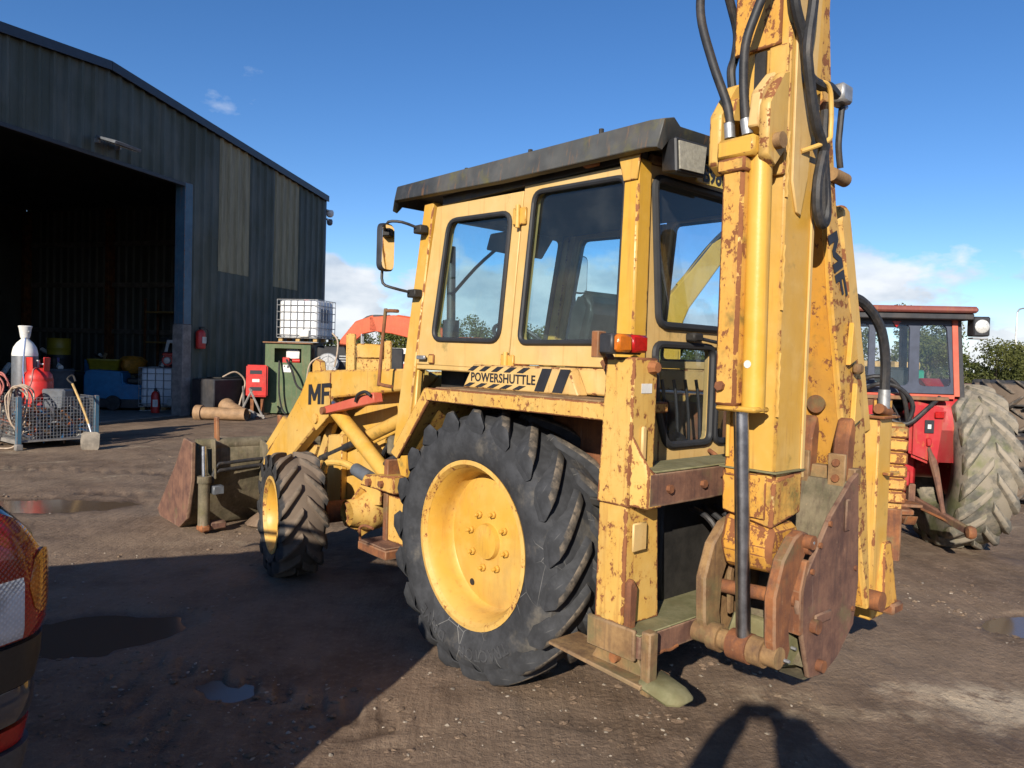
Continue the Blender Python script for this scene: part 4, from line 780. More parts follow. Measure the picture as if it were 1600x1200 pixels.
obj('pad_toe', MB().loft([[L(-1.00, -1.03, .374), L(-1.00, -.85, .374), L(-1.0, -.86, .41), L(-1.0, -1.02, .41)], [L(-1.15, -1.035, .35), L(-1.15, -.87, .35), L(-1.15, -.90, .40), L(-1.15, -1.0, .40)], [L(-1.20, -1.0, .355), L(-1.20, -.90, .355), L(-1.20, -.92, .38), L(-1.20, -.98, .38)]]), 'moss', pd, .012)
obj('pad_web', MB().prism([L(u, -.97, z) for u, z in ((-.70, .393), (-1.0, .393), (-.95, .475), (-.75, .475))], [L(u, -.95, z) for u, z in ((-.70, .393), (-1.0, .393), (-.95, .475), (-.75, .475))]), 'rust_moss', pd, .003); cy('pad_pin', 'rust', (-.85, -1.0, .44), (-.85, -.80, .44), .022)
# back frame uprights, slide rails
for v in (.30,): bx('frame_upright', 'yellow_rust', (-.80, v, .584), (-.90, v + .14, 1.094), bev=.006)
bx('counter_frame', 'dark', (-.62, -.60, .55), (-.78, .40, 1.08), bev=.01)
for k in range(6): tb('valve_hose', 'black', [(-.74, -.38 + k * .10, 1.0), (-.92, -.42 + k * .12, .96 - .03 * k), (-.96, -.30 + k * .12, .74), (-.86, -.1 + k * .08, .66)], .014, n=7)
rl = obj('right_leg', MB().box(L(-1.09, .68, .34), L(-1.20, .845, 1.43)), 'yellow', BH, .008, label='right stabiliser leg at the far side of the raised arm')
obj('leg_rib', MB().box(L(-1.06, .655, .42), L(-1.09, .69, 1.40)), 'yellow', rl, .006); obj('leg_shelf', MB().box(L(-1.10, .66, 1.425), L(-1.23, .87, 1.44)), 'yellow_chip', rl, .004); obj('leg_bracket', MB().box(L(-1.201, .74, 1.12), L(-1.24, .87, 1.135)), 'yellow', rl, .003)
obj('leg_foot', MB().loft([[L(-1.12, .72, .40), L(-1.25, .72, .40), L(-1.25, .90, .40), L(-1.12, .90, .40)], [L(-1.13, .78, .75), L(-1.215, .78, .75), L(-1.215, .87, .75), L(-1.13, .87, .75)]]), 'yellow_chip', rl, .008); bx('foot_pin', 'rust', (-1.15, .80, .36), (-1.27, .93, .42), rl, bev=.012)
obj('cap_block', MB().box(L(-1.13, .74, 1.44), L(-1.2, .84, 1.53)), 'yellow_chip', rl, .01); cy('hose_elbow', 'rust', (-1.20, .66, 1.48), (-1.20, .78, 1.46), .028, rl, 12); cy('hose_ferrule', 'galv', (-1.20, .72, 1.48), (-1.20, .72, 1.58), .030, rl, 12)
tb('leg_hose', 'black', [(-1.20, .72, 1.56), (-1.20, .71, 1.75), (-1.19, .64, 1.92), (-1.15, .50, 2.04), (-1.10, .35, 2.05)], .026)

# ------------------------------------------------ boom (in the v-z plane), dipper, bucket
BOOM = [(.40, .48), (.29, .80), (.155, 1.128), (.018, 1.50), (-.12, 1.985), (-.205, 2.40), (-.32, 2.95), (-.40, 3.60), (-.25, 3.60), (-.25, 3.2), (-.19, 2.75), (-.11, 2.38), (.055, 1.97), (.226, 1.614), (.285, 1.37), (.345, 1.0), (.405, .62), (.42, .50)]
bo = eu('boom', 'yellow', BOOM, -1.075, -1.30, bev=.008, label='leaning backhoe boom with MF lettering')
def off(poly, d, lo, hi): return [(v, z) for v, z in poly if lo <= z <= hi]
obj('boom_inner_plate', MB().prism([L(-1.10, v - .004, z) for v, z in ((.36, .56), (.155, 1.128), (.018, 1.50), (-.12, 1.985), (-.205, 2.40))], [L(-1.275, v - .006, z) for v, z in ((.36, .56), (.155, 1.128), (.018, 1.50), (-.12, 1.985), (-.205, 2.40))]) if False else MB().loft([[L(-1.085, v - .010, z), L(-1.275, v - .010, z), L(-1.275, v + .01, z), L(-1.085, v + .01, z)] for v, z in ((.395, .50), (.29, .80), (.155, 1.128), (.018, 1.50), (-.12, 1.985), (-.205, 2.40))]), 'yellow_peel', bo, label='peeling rusty underside of the boom')
cy('boom_hole', 'rust', (-1.19, .005 - .02, 1.515), (-1.19, .03, 1.522), .042, bo, 20)
obj('boom_lettering', letters(lambda x, y, o: L(-1.3005 - o, -.192 + x * .135 + y * .080, 2.262 - x * .275 + y * .036), .0005, .003), 'print', bo, smooth=False, label='black MF lettering running down the boom')
br = eu('boom_ram', 'yellow', [(.095, 2.38), (.10, 2.44), (.15, 2.475), (.20, 2.45), (.225, 2.38), (.55, 1.36), (.42, 1.34)], -1.15, -1.22, bev=.02, label='rounded-top ram housing beside the boom')
for z0, z1, v0, v1 in ((1.70, 1.90, .06, .03), (1.42, 1.62, .13, .09)): obj('boom_tab', MB().prism([L(-1.301, v0 - .03, z0), L(-1.301, v0 + .05, z0 + .03), L(-1.301, v1 + .02, z1)], [L(-1.325, v0 - .03, z0), L(-1.325, v0 + .05, z0 + .03), L(-1.325, v1 + .02, z1)]), 'yellow', bo, .003)
bx('boom_clip', 'rust_moss', (-1.30, .095, 1.66), (-1.34, .15, 1.71), bo, bev=.012)
eu('kingpost', 'yellow_chip', [(.30, .50), (.66, .50), (.66, 1.30), (.46, 1.30)], -1.003, -1.06, bev=.01); cy('kingpost_pin', 'rust', (-1.03, .47, .52), (-1.34, .47, .52), .05); 
# dipper box
dp = obj('dipper', MB().prism([L(-1.095, -.60, 1.20), L(-1.325, -.60, 1.20), L(-1.325, -.375, 1.20), L(-1.095, -.375, 1.20)], [L(-1.085, -.615, 3.75), L(-1.325, -.615, 3.75), L(-1.325, -.33, 3.75), L(-1.085, -.33, 3.75)]), 'yellow', BH, .010, label='tall vertical dipper arm with streaked yellow paint')
obj('dipper_plate', MB().prism([L(-1.3255, v, z) for v, z in ((-.585, 3.7), (-.575, 2.43), (-.53, 2.31), (-.50, 2.30), (-.455, 2.46), (-.42, 2.8), (-.36, 3.7))], [L(-1.337, v, z) for v, z in ((-.585, 3.7), (-.575, 2.43), (-.53, 2.31), (-.50, 2.30), (-.455, 2.46), (-.42, 2.8), (-.36, 3.7))]), 'cream', dp, .003)
obj('dipper_edge', MB().box(L(-1.3255, -.40, 1.22), L(-1.335, -.378, 2.42)), 'cream', dp, .002)
obj('dipper_rib', MB().box(L(-1.105, -.6165, 1.22), L(-1.19, -.601, 2.45)), 'yellow_peel', dp, .003)
obj('dipper_slot', MB().box(L(-1.175, -.6235, 2.72), L(-1.225, -.6125, 2.96)), 'dark', dp); obj('dipper_cap_plate', MB().box(L(-1.08, -.630, 2.97), L(-1.29, -.6125, 3.70)), 'yellow_chip', dp, .006)
obj('dipper_side_strip', MB().box(L(-1.242, -.628, 2.45), L(-1.325, -.612, 2.965)), 'yellow', dp, .004)
obj('lock_pin', MB().cyl(L(-1.20, -.66, 2.72), L(-1.31, -.66, 2.745), .017, None, 12), 'rust', dp); obj('pin_lug', MB().box(L(-1.245, -.665, 2.64), L(-1.275, -.612, 2.72)), 'yellow', dp, .005)
hb = obj('dipper_foot', MB().prism([L(-1.085, -.612, 1.245), L(-1.335, -.612, 1.225), L(-1.335, -.385, 1.255), L(-1.085, -.385, 1.25)], [L(-1.09, -.61, 1.065), L(-1.325, -.61, 1.02), L(-1.335, -.39, 1.07), L(-1.09, -.39, 1.06)]), 'yellow_chip', BH, .010, label='chipped boxed foot of the dipper')
obj('foot_ridge', MB().box(L(-1.08, -.625, 1.25), L(-1.345, -.38, 1.258)), 'moss', hb, .003); obj('foot_corner', MB().box(L(-1.222, -.6225, 1.06), L(-1.30, -.6125, 1.24)), 'yellow_chip', hb, .003)
kn = obj('dipper_nose', MB().loft([[L(-1.10, -.60, 1.06), L(-1.33, -.60, 1.03), L(-1.33, -.40, 1.03), L(-1.10, -.40, 1.06)], [L(-1.10, -.635, .93), L(-1.335, -.635, .93), L(-1.335, -.36, .93), L(-1.10, -.36, .93)], [L(-1.105, -.60, .83), L(-1.33, -.60, .84), L(-1.33, -.38, .84), L(-1.105, -.38, .83)]]), 'yellow_peel', BH, .02, label='flaking yellow nose casting at the dipper end')
cy('nose_pin', 'rust', (-1.05, -.50, .93), (-1.42, -.46, .95), .030)
# ram on the outer face
gd = bx('ram_guard', 'yellow_chip', (-1.140, -.775, 1.52), (-1.238, -.690, 2.52), bev=.012, label='square ram guard with chipped edges'); cy('guard_bolt', 'rust', (-1.175, -.776, 1.60), (-1.175, -.795, 1.60), .020, gd, 6)
brl = cy('ram_barrel', 'yellow_clean', (-1.277, -.700, 1.50), (-1.265, -.700, 2.56), .046, n=24, label='bright yellow ram barrel'); cy('white_sticker', 'white', (-1.272, -.7455, 1.69), (-1.272, -.7475, 1.69), .016, brl, 10)
bx('barrel_end', 'yellow_clean', (-1.145, -.77, 1.50), (-1.325, -.655, 1.522), bev=.008)
hdp = obj('ram_head', MB().box(L(-1.115, -.785, 2.505), L(-1.285, -.665, 2.585)), 'yellow_clean', BH, .012); obj('head_collar', MB().box(L(-1.125, -.79, 2.45), L(-1.25, -.68, 2.504)), 'yellow_chip', hdp, .008)
cy('ram_rod', 'chrome', (-1.235, -.72, 1.52), (-1.258, -.672, .575), .0295, n=24, label='bare steel bucket ram rod')
for ua, ub_ in ((-1.06, -1.115), (-1.285, -1.33)):
    ea = eu('ram_bracket', 'yellow', [(-.76, 2.50), (-.70, 2.46), (-.615, 2.55), (-.612, 2.86), (-.66, 2.84), (-.76, 2.70)], ua, ub_, bev=.008)
    obj('bracket_pin', MB().cyl(L(ua + .01, -.70, 2.56), L(ub_ - .03, -.70, 2.56), .032, None, 14), 'rust_moss', ea)
eu('bracket_web', 'yellow', [(-.75, 2.66), (-.65, 2.68), (-.62, 2.80), (-.72, 2.76)], -1.116, -1.16, bev=.006); eu('bracket_web', 'cream', [(-.76, 2.62), (-.70, 2.60), (-.62, 2.72), (-.64, 2.86), (-.74, 2.76)], -1.235, -1.284, bev=.006)
for a in ([(-1.145, -.735, 2.60), (-1.135, -.74, 2.72), (-1.06, -.75, 2.92), (-.985, -.74, 3.14), (-.975, -.71, 3.32), (-1.02, -.66, 3.6)], [(-1.225, -.735, 2.60), (-1.21, -.75, 2.76), (-1.215, -.76, 2.94), (-1.25, -.74, 3.08), (-1.29, -.70, 3.24), (-1.30, -.66, 3.5)]):
    h_ = tb('ram_hose', 'black', a, .0185, n=11); obj('hose_ferrule', MB().cyl(L(*a[0]), L(a[0][0] * .5 + a[1][0] * .5, a[0][1] * .5 + a[1][1] * .5, a[0][2] + .06), .022, None, 14), 'galv', h_)
tb('back_hose', 'black', [(-1.05, -.70, 3.32), (-1.05, -.62, 3.20), (-1.05, -.565, 3.10), (-1.05, -.575, 3.0), (-1.05, -.60, 2.93), (-1.06, -.59, 2.82)], .019)
tb('dipper_hose', 'black', [(-1.36, -.70, 3.4), (-1.36, -.665, 3.12), (-1.36, -.578, 2.98), (-1.365, -.536, 2.85), (-1.37, -.45, 2.83), (-1.36, -.36, 2.85), (-1.34, -.25, 2.85)], .021)
tb('dipper_hose', 'black', [(-1.385, -.55, 3.35), (-1.385, -.562, 3.12), (-1.385, -.59, 2.97), (-1.385, -.585, 2.88), (-1.38, -.50, 2.68), (-1.375, -.41, 2.58), (-1.37, -.40, 2.48), (-1.365, -.372, 2.36), (-1.36, -.36, 2.28)], .021)
tb('loop_hose', 'black', [(-1.375, -.395, 2.60), (-1.375, -.445, 2.45), (-1.375, -.44, 2.33), (-1.375, -.395, 2.275), (-1.375, -.36, 2.32), (-1.37, -.37, 2.45), (-1.365, -.39, 2.60), (-1.35, -.36, 2.75)], .021, label='looped black hose hanging beside the dipper')
tb('hose_guard', 'yellow', [(-1.335, -.52, 2.82), (-1.38, -.45, 2.84), (-1.39, -.41, 2.82), (-1.39, -.39, 2.76), (-1.39, -.385, 2.66), (-1.39, -.41, 2.61), (-1.335, -.52, 2.555)], .010, sm=3)
cy('upper_boss', 'rust_moss', (-1.31, -.20, 2.53), (-1.31, -.07, 2.525), .030); bx('valve_block', 'galv', (-1.27, -.20, 2.84), (-1.35, -.11, 2.92), bev=.01)
for k in range(5): cy('valve_fitting', 'galv', (-1.31 + .02 * k, -.12, 2.83 + .018 * k), (-1.30 + .02 * k, -.075, 2.85 + .018 * k), .012, n=8)
tb('valve_hose', 'black', [(-1.31, -.13, 2.83), (-1.31, -.14, 2.74), (-1.31, -.145, 2.66), (-1.31, -.12, 2.57)], .014)
# linkage
LK = [(-.50, 1.02), (-.44, 1.00), (-.44, .95), (-.50, .88), (-.565, .76), (-.575, .62), (-.56, .55), (-.59, .49), (-.66, .50), (-.69, .60), (-.70, .78), (-.645, .92), (-.56, 1.0)]
for ua, ub_, m in ((-1.035, -1.085, 'rust_moss'), (-1.355, -1.405, 'rust')):
    lk = eu('bucket_link', m, LK, ua, ub_, bev=.008); obj('link_edge', MB().prism([L(ua - .05 * (ua > -1.2) , v + .10, z) for v, z in ((-.60, .90), (-.64, .78), (-.63, .60), (-.60, .60), (-.61, .78), (-.57, .90))], [L(ub_ - .02, v + .10, z) for v, z in ((-.60, .90), (-.64, .78), (-.63, .60), (-.60, .60), (-.61, .78), (-.57, .90))]), m, lk, .004)
    obj('link_pin', MB().cyl(L(ua + .012, -.475, .975), L(ub_ - .035, -.475, .975), .030, None, 10), 'rust', lk)
lt = cy('link_tube', 'rust_moss', (-1.02, -.655, .535), (-1.41, -.655, .535), .044, n=20)
for ua, ub_ in ((-1.10, -1.15), (-1.29, -1.35)): obj('tube_collar', MB().cyl(L(ua, -.655, .535), L(ub_, -.655, .535), .058, None, 20), 'rust_moss', lt)
obj('rod_eye', MB().cyl(L(-1.20, -.66, .535), L(-1.29, -.66, .535), .062, None, 20), 'rust', lt)
cy('link_bar', 'rust', (-1.04, -.55, .72), (-1.40, -.52, .74), .030, n=14)
# bucket
U0, U1 = -1.03, -1.40
BS = [(.01, 1.225), (-.05, 1.20), (-.235, 1.06), (-.465, .80), (-.485, .715), (-.37, .40), (-.24, .385), (-.12, .43), (.022, .545), (.055, .735)]
BS = [(v - .06, z) for v, z in BS]
bkt = eu('bucket_side_plate', 'rust_red', BS, U1, U1 - .022, bev=.004, label='red-brown rusty side plate of the digging bucket'); eu('bucket_side_plate', 'rust_moss', BS, U0, U0 + .022, bev=.004)
SH = [(.05, 1.20), (.065, .735), (.03, .54), (-.115, .42), (-.24, .375), (-.37, .385)]; SH = [(v - .06, z) for v, z in SH]; mbs = MB(); inner = [(v - .025, z + .012) for v, z in SH]
mbs.prism([L(U0, v, z) for v, z in SH + inner[::-1]], [L(U1, v, z) for v, z in SH + inner[::-1]]); obj('bucket_shell', mbs, 'olive', BH, .002, label='mossy curved shell of the digging bucket')
eu('bucket_back_plate', 'olive', [(-.44, .44), (-.42, .44), (-.16, .62), (-.04, 1.18), (-.07, 1.18), (-.19, .64)], U0 - .002, U1 + .002, bev=.003)
for uu in (-1.160, -1.330):
    tt_ = obj('bucket_tooth', MB().prism([L(uu + .035, v, z) for v, z in ((-.06, 1.16), (.02, 1.16), (.035, 1.40), (.02, 1.46), (-.01, 1.46), (-.05, 1.36))], [L(uu - .035, v, z) for v, z in ((-.06, 1.16), (.02, 1.16), (.035, 1.40), (.02, 1.46), (-.01, 1.46), (-.05, 1.36))]), 'rust', BH, .012, label=None)
    for z in (1.19, 1.26): obj('tooth_bolt', MB().cyl(L(uu, -.055, z), L(uu, -.085, z), .018, None, 8), 'rust', tt_)
    obj('tooth_shank', MB().box(L(uu + .04, -.075, 1.13), L(uu - .04, -.055, 1.30)), 'rust_moss', tt_, .004)
eu('bucket_lip', 'rust_moss', [(-.045, 1.16), (.03, 1.16), (.03, 1.235), (-.03, 1.235)], U0 - .003, U1 + .003, bev=.004)
for v, z, r in ((-.42, .62, .030), (-.36, .44, .026)): cy('bucket_pin', 'rust', (U1 - .0225, v, z), (U1 - .05, v, z), r, n=12); 
bx('pin_keeper', 'rust_red', (U1 - .0225, -.42, .62), (U1 - .036, -.28, .665), bev=.006); bx('wear_tab', 'rust_red', (U1 - .0225, -.18, .98), (U1 - .034, -.135, 1.12), bev=.006)
obj('bucket_knuckle', MB().prism([L(-1.10, v, z) for v, z in ((-.60, .46), (-.36, .40), (-.34, .56), (-.50, .62))], [L(-1.35, v, z) for v, z in ((-.60, .46), (-.36, .40), (-.34, .56), (-.50, .62))]), 'moss', BH, .015)
# tail lamp on the leg
tlm = bx('tail_lamp', 'blackp', (-.80, -1.10, 1.716), (-.875, -.905, 1.80), bev=.008, label='red and amber tail lamp on top of the left leg')
obj('tail_lens_red', MB().box(L(-.8755, -1.01, 1.724), L(-.91, -.91, 1.797)), 'redlens', tlm, .010); obj('tail_lens_amber', MB().box(L(-.8755, -1.098, 1.724), L(-.91, -1.012, 1.797)), 'amber', tlm, .010); obj('lamp_bracket', MB().box(L(-.76, -1.10, 1.70), L(-.798, -1.05, 1.81)), 'rust', tlm, .003)
tb('fender_wiring', 'rust', [(-.62, -.82, 1.66), (-.66, -.90, 1.72), (-.74, -.95, 1.70), (-.68, -.88, 1.63), (-.58, -.82, 1.68)], .016, n=7)

for z in (1.62, 2.05, 2.5): obj('weld_bead', MB().tube([L(-1.327, -.603 + .004 * math.sin(k * 2.1), z - .14 + k * .02) for k in range(14)], .006, 5, 1), 'yellow_rust', dp)
obj('weld_bead', MB().tube([L(-1.1 - k * .016, -.606, 1.248 + .003 * math.sin(k * 1.7)) for k in range(15)], .006, 5, 1), 'rust', hb)
tb('dipper_pipe', 'yellow', [(-1.12, -.622, 1.30), (-1.12, -.628, 1.6), (-1.12, -.63, 2.4)], .009, sm=2)
for u_, v_2, z_ in ((-1.42, -.475, .975), (-1.43, -.655, .535), (-1.36, -.47, .52), (-1.33, -.70, 2.56)): cy('grease_nipple', 'galv', (u_, v_2, z_), (u_ - .022, v_2, z_), .007, n=6)
for k in range(4): cy('frame_bolt', 'rust', (-1.0, -.86 + k * .24, 1.165), (-1.018, -.86 + k * .24, 1.165), .018, ub, 6)
for k in range(3): obj('beam_weld', MB().tube([L(-1.003, -.98 + .02 * j, .482 + .004 * math.sin(j * 1.3 + k)) for j in range(12)], .006, 5, 1), 'rust', lb) if k == 0 else None
for v_2, z_ in ((-.42, .85), (-.36, .95), (-.28, 1.03), (-.02, .80), (-.03, .62)): cy('bucket_rivet', 'rust', (U1 - .022, v_2 - .03, z_), (U1 - .032, v_2 - .03, z_), .012, n=8)
# ---------------------------------------------------------------- red tractor behind
TR = thing('red_tractor', 'old red tractor with glazed cab parked behind the backhoe arm', 'tractor', (3.66, 7.30, 0), R_(90 - 8))   # local x forward, y left
def tbx(name, mat, a, b, bev=.01, parent=TR, **k): return obj(name, MB().box(a, b), mat, parent, bev, **k)
ag_wheel(TR, (0, -.72, .775), (0, 0, PI), .80, .46, .40, 18, 'tyre_moss', 'lug_moss', 'redt', 'trac', .030, -.38, .085, -.03, lab='pale mossy rear tyre of the tractor')
ag_wheel(TR, (0, .72, .775), (0, 0, 0), .80, .46, .40, 18, 'tyre_moss', 'lug_moss', 'redt', 'trac', .030, .38, .085, -.03)
for y, r in ((-.62, PI), (.62, 0)): ag_wheel(TR, (2.05, y, .40), (0, 0, r), .42, .20, .22, 14, 'tyre_moss', 'lug_moss', 'redt', 'trf', .02, .3, .035, 0, bolts=6, br=.09)
obj('axle_casing', MB().cyl((0, -.50, .775), (0, .50, .775), .13, None, 20), 'redt', TR)
tbx('gearbox', 'redt', (-.28, -.26, .52), (1.0, .26, 1.10), .03); tbx('engine', 'redt', (1.0, -.22, .55), (2.2, .22, 1.12), .03); tbx('bonnet', 'redt', (.95, -.28, 1.12), (2.3, .28, 1.45), .05, seg=3)
for s in (1, -1):
    pts = [(.55, 1.05), (.50, 1.35), (.28, 1.57), (-.05, 1.62), (-.36, 1.48), (-.50, 1.18), (-.50, .88)]
    rings = [[(x, s * .34, z), (x, s * .60, z), (x, s * .60, z - .03), (x, s * .34, z - .03)] for x, z in pts]
    fd = obj('mudguard', MB().loft(rings), 'redt', TR, .006)
    obj('mudguard_side', MB().prism([(x, s * .34, z) for x, z in pts], [(x, s * .36, z) for x, z in pts]), 'redt', fd, .004)
    obj('mudguard_panel', MB().prism([(-.515, s * .10, .90), (-.515, s * .36, .80), (-.505, s * .42, 1.35), (-.505, s * .10, 1.42)], [(-.46, s * .10, .90), (-.46, s * .36, .80), (-.45, s * .42, 1.35), (-.45, s * .10, 1.42)]), 'redt', fd, .03, seg=2)
    obj('lower_link', MB().prism([(-.30, s * .22, .42), (-1.02, s * .40, .30), (-1.02, s * .40, .37), (-.30, s * .22, .50)], [(-.30, s * .26, .42), (-1.02, s * .44, .30), (-1.02, s * .44, .37), (-.30, s * .26, .50)]), 'rust_red', TR, .008)
    obj('link_ball', MB().lathe([(.001, -.04), (.05, -.03), (.06, 0), (.05, .03), (.001, .04)], 14, (-1.04, s * .42, .33), 'y'), 'rust', TR)
    obj('lift_rod', MB().tube([(-.48, s * .26, 1.02), (-.58, s * .30, .80), (-.70, s * .34, .42)], [.016, .018, .02, .035, .035, .03, .026, .02], 9, 4), 'rust_red', TR)
    obj('lift_arm', MB().prism([(-.22, s * .24, 1.02), (-.54, s * .24, 1.0), (-.54, s * .24, 1.07), (-.22, s * .24, 1.14)], [(-.22, s * .28, 1.02), (-.54, s * .28, 1.0), (-.54, s * .28, 1.07), (-.22, s * .28, 1.14)]), 'redt', TR, .008)
tbx('toplink_bracket', 'redt', (-.36, -.10, .80), (-.28, .10, 1.0)); tbx('pto_guard', 'redt', (-.42, -.16, .60), (-.28, .16, .76), .02); tbx('drawbar', 'rust', (-.80, -.06, .40), (.1, .06, .45))
obj('pto_shaft', MB().cyl((-.30, 0, .66), (-.44, 0, .66), .04, None, 12), 'rust', TR); tbx('hitch_step', 'rust', (-.62, -.20, .44), (-.40, .30, .47), .006); tbx('rear_shelf', 'rust', (-.52, -.42, 1.42), (-.16, .42, 1.455), .006)
tbx('data_plate', 'print', (-.522, -.30, 1.12), (-.517, -.22, 1.24), .002); obj('plate_emblem', MB().box((-.5235, -.275, 1.16), (-.5225, -.245, 1.20)), 'white', TR)
obj('yellow_tab', MB().box((-.55, .10, 1.05), (-.53, .18, 1.26)), 'yellow_clean', TR, .004)
# tractor cab
zb, zt = 1.48, 2.17; hb, ht = .545, .50
def cabp(y, z): return (-.42 + .05 * (z - zb), y, z)
RWN = [(-hb, zb), (hb, zb), (ht, zt), (-ht, zt)]
pw = [rrect([(-.47, zb + .07), (-.19, zb + .07), (-.19, zt - .05), (-.42, zt - .05)], .05), rrect([(-.10, zb + .07), (.20, zb + .07), (.20, zt - .05), (-.10, zt - .05)], .05), rrect([(.26, zb + .07), (.47, zb + .07), (.42, zt - .05), (.26, zt - .05)], .04)]
rr_ = obj('cab_rear_frame', hole_panel(RWN, pw, lambda p, o: (-.42 + .05 * (p[1] - zb) + o, p[0], p[1]), 0, .03), plain('dark_blue_grey_frame', (.045, .055, .085), .5), TR, .003)
for q in pw: obj('window_pane', MB().prism([(-.41 + .05 * (p[1] - zb), p[0], p[1]) for p in q], [(-.405 + .05 * (p[1] - zb), p[0], p[1]) for p in q]), 'glass_t', rr_, smooth=False)
for s in (1, -1):
    obj('rear_pillar', MB().prism([(-.435, s * (hb - .05), zb - .02), (-.435, s * (hb + .0), zb - .02), (-.40, s * (ht + .01), zt), (-.40, s * (ht - .04), zt)], [(-.422, s * (hb - .05), zb - .02), (-.422, s * (hb + .0), zb - .02), (-.387, s * (ht + .01), zt), (-.387, s * (ht - .04), zt)]), 'redfade', TR, .003)
    obj('cab_post', MB().prism([(-.42, s * (hb + .003), zb - .05), (-.34, s * (hb + .003), zb - .05), (-.30, s * (ht + .012), zt), (-.38, s * (ht + .012), zt)], [(-.42, s * (hb + .05), zb - .05), (-.34, s * (hb + .05), zb - .05), (-.30, s * (ht + .05), zt), (-.38, s * (ht + .05), zt)]), 'blackp', TR, .004)
    obj('cab_front_post', MB().prism([(.90, s * (hb - .03), 1.3), (.98, s * (hb - .03), 1.3), (.92, s * (ht - .03), zt), (.84, s * (ht - .03), zt)], [(.90, s * (hb + .03), 1.3), (.98, s * (hb + .03), 1.3), (.92, s * (ht + .03), zt), (.84, s * (ht + .03), zt)]), 'blackp', TR, .004)
    obj('cab_side_sill', MB().box((-.34, s * (hb - .02), 1.42), (.95, s * (hb + .03), 1.50)), 'redfade', TR, .004)
tbx('sill_rail', 'redfade', (-.437, -.50, zb - .045), (-.40, .50, zb - .005), .004)
tbx('roof', M['roofred'], (-.56, -.62, 2.225), (1.02, .60, 2.285), .02, label='faded red tractor cab roof'); tbx('roof_rail', 'blackp', (-.52, -.60, 2.165), (1.0, .58, 2.224), .01); tbx('yellow_beacon_base', 'yellow_clean', (.2, .50, 2.286), (.34, .58, 2.33))
obj('warning_triangle', MB().prism([(-.395, -.02, 2.15), (-.395, .06, 2.15), (-.395, .02, 2.09)], [(-.389, -.02, 2.15), (-.389, .06, 2.15), (-.389, .02, 2.09)]), 'redlens', TR, label='red triangle sticker inside the rear window')
lm = tbx('rear_work_lamp', 'blackp', (-.50, -.745, 2.02), (-.36, -.605, 2.20), .012, label='square tractor work lamp on the roof corner'); obj('lamp_lens', MB().lathe([(.001, -.012), (.05, -.010), (.062, 0), (.058, .008)], 20, (-.502, -.675, 2.11), 'x'), 'clear', lm); obj('lamp_plate', MB().box((-.48, -.74, 1.995), (-.38, -.61, 2.01)), 'galv', lm)
for a in ([(-.42, .40, 1.50), (-.52, .28, 1.62), (-.55, .10, 1.60), (-.54, -.02, 1.44), (-.50, -.08, 1.20)], [(-.40, .36, 1.46), (-.54, .20, 1.56), (-.56, .02, 1.52), (-.55, -.10, 1.36), (-.50, -.05, 1.15)], [(-.50, .10, 1.24), (-.56, -.05, 1.20), (-.54, -.22, 1.34), (-.46, -.36, 1.45)]): obj('rear_hose', MB().tube(a, .020, 9, 5), 'black', TR)
tbx('spool_valve', 'rust', (-.50, .14, 1.30), (-.36, .38, 1.42), .012); tbx('dash', 'dark', (.70, -.3, 1.3), (.85, .3, 1.70), .03); tbx('seat', 'seat', (-.1, -.22, 1.28), (.35, .22, 1.40), .04); tbx('seat_back', 'seat', (-.18, -.22, 1.36), (-.08, .22, 1.72), .03)
tbx('cab_floor', 'dark', (-.3, -.5, 1.16), (.95, .5, 1.2))
wb = thing('ballast_weight', 'chipped yellow ribbed weight block beside the tractor linkage', 'weight', (3.42, 6.55, .52), R_(-20))
for k in range(6): obj('weight_slab', MB().box((-.10, -.13, k * .115), (.10, .13, k * .115 + .102)), 'yellow_chip', wb, .012)
obj('weight_core', MB().box((-.07, -.10, -.05), (.07, .10, .70)), 'yellow_chip', wb); obj('weight_foot', MB().box((-.08, -.10, -.52), (.08, .10, -.051)), 'rust', wb, .01)

# ---------------------------------------------------------------- dark estate car at the left edge (rear corner in view)
CH = R_(72); cf = Vector((-math.sin(CH), math.cos(CH), 0)); cr = Vector((math.cos(CH), math.sin(CH), 0))
CW = .93; corner = Vector((-1.205, 1.98, 0)); CO = corner - cr * CW
CAR = thing('estate_car', 'dark tall estate car with large red tail lamp at the left edge', 'car', CO, math.atan2(cf.y, cf.x))   # local x forward, y left; rear at x=0
LEN = 4.75
def outline(ins, n=7, r=.13, x0=0.0, x1=LEN, hw=CW):
    pts = []
    for cx, cy, a0 in ((x1 - r - ins, hw - r - ins, 0), (x0 + r + ins, hw - r - ins, 90), (x0 + r + ins, -(hw - r - ins), 180), (x1 - r - ins, -(hw - r - ins), 270)):
        for k in range(n): a = R_(a0 + 90 * k / (n - 1)); pts.append((cx + r * math.cos(a), cy + r * math.sin(a)))
    return pts
lev = [(.30, .12), (.45, .075), (.60, .050), (.72, .03), (.84, .012), (.96, .0), (1.10, .0), (1.18, .012), (1.25, .06)]
def hood(x, z): return z if x < 3.3 else min(z, 1.25 - (x - 3.3) * .16)
obj('car_body', MB().loft([[(x, y, hood(x, z)) for x, y in outline(i)] for z, i in lev]), 'carpaint', CAR, label='dark glossy car body')
gh_ = [(1.245, .06, .10, 3.45), (1.40, .10, .20, 3.15), (1.62, .17, .36, 2.75), (1.76, .24, .52, 2.5), (1.81, .34, .7, 2.35)]
obj('car_glasshouse', MB().loft([[(x, y, z) for x, y in outline(i, 7, .2, a, b)] for z, i, a, b in gh_]), 'carglass', CAR)
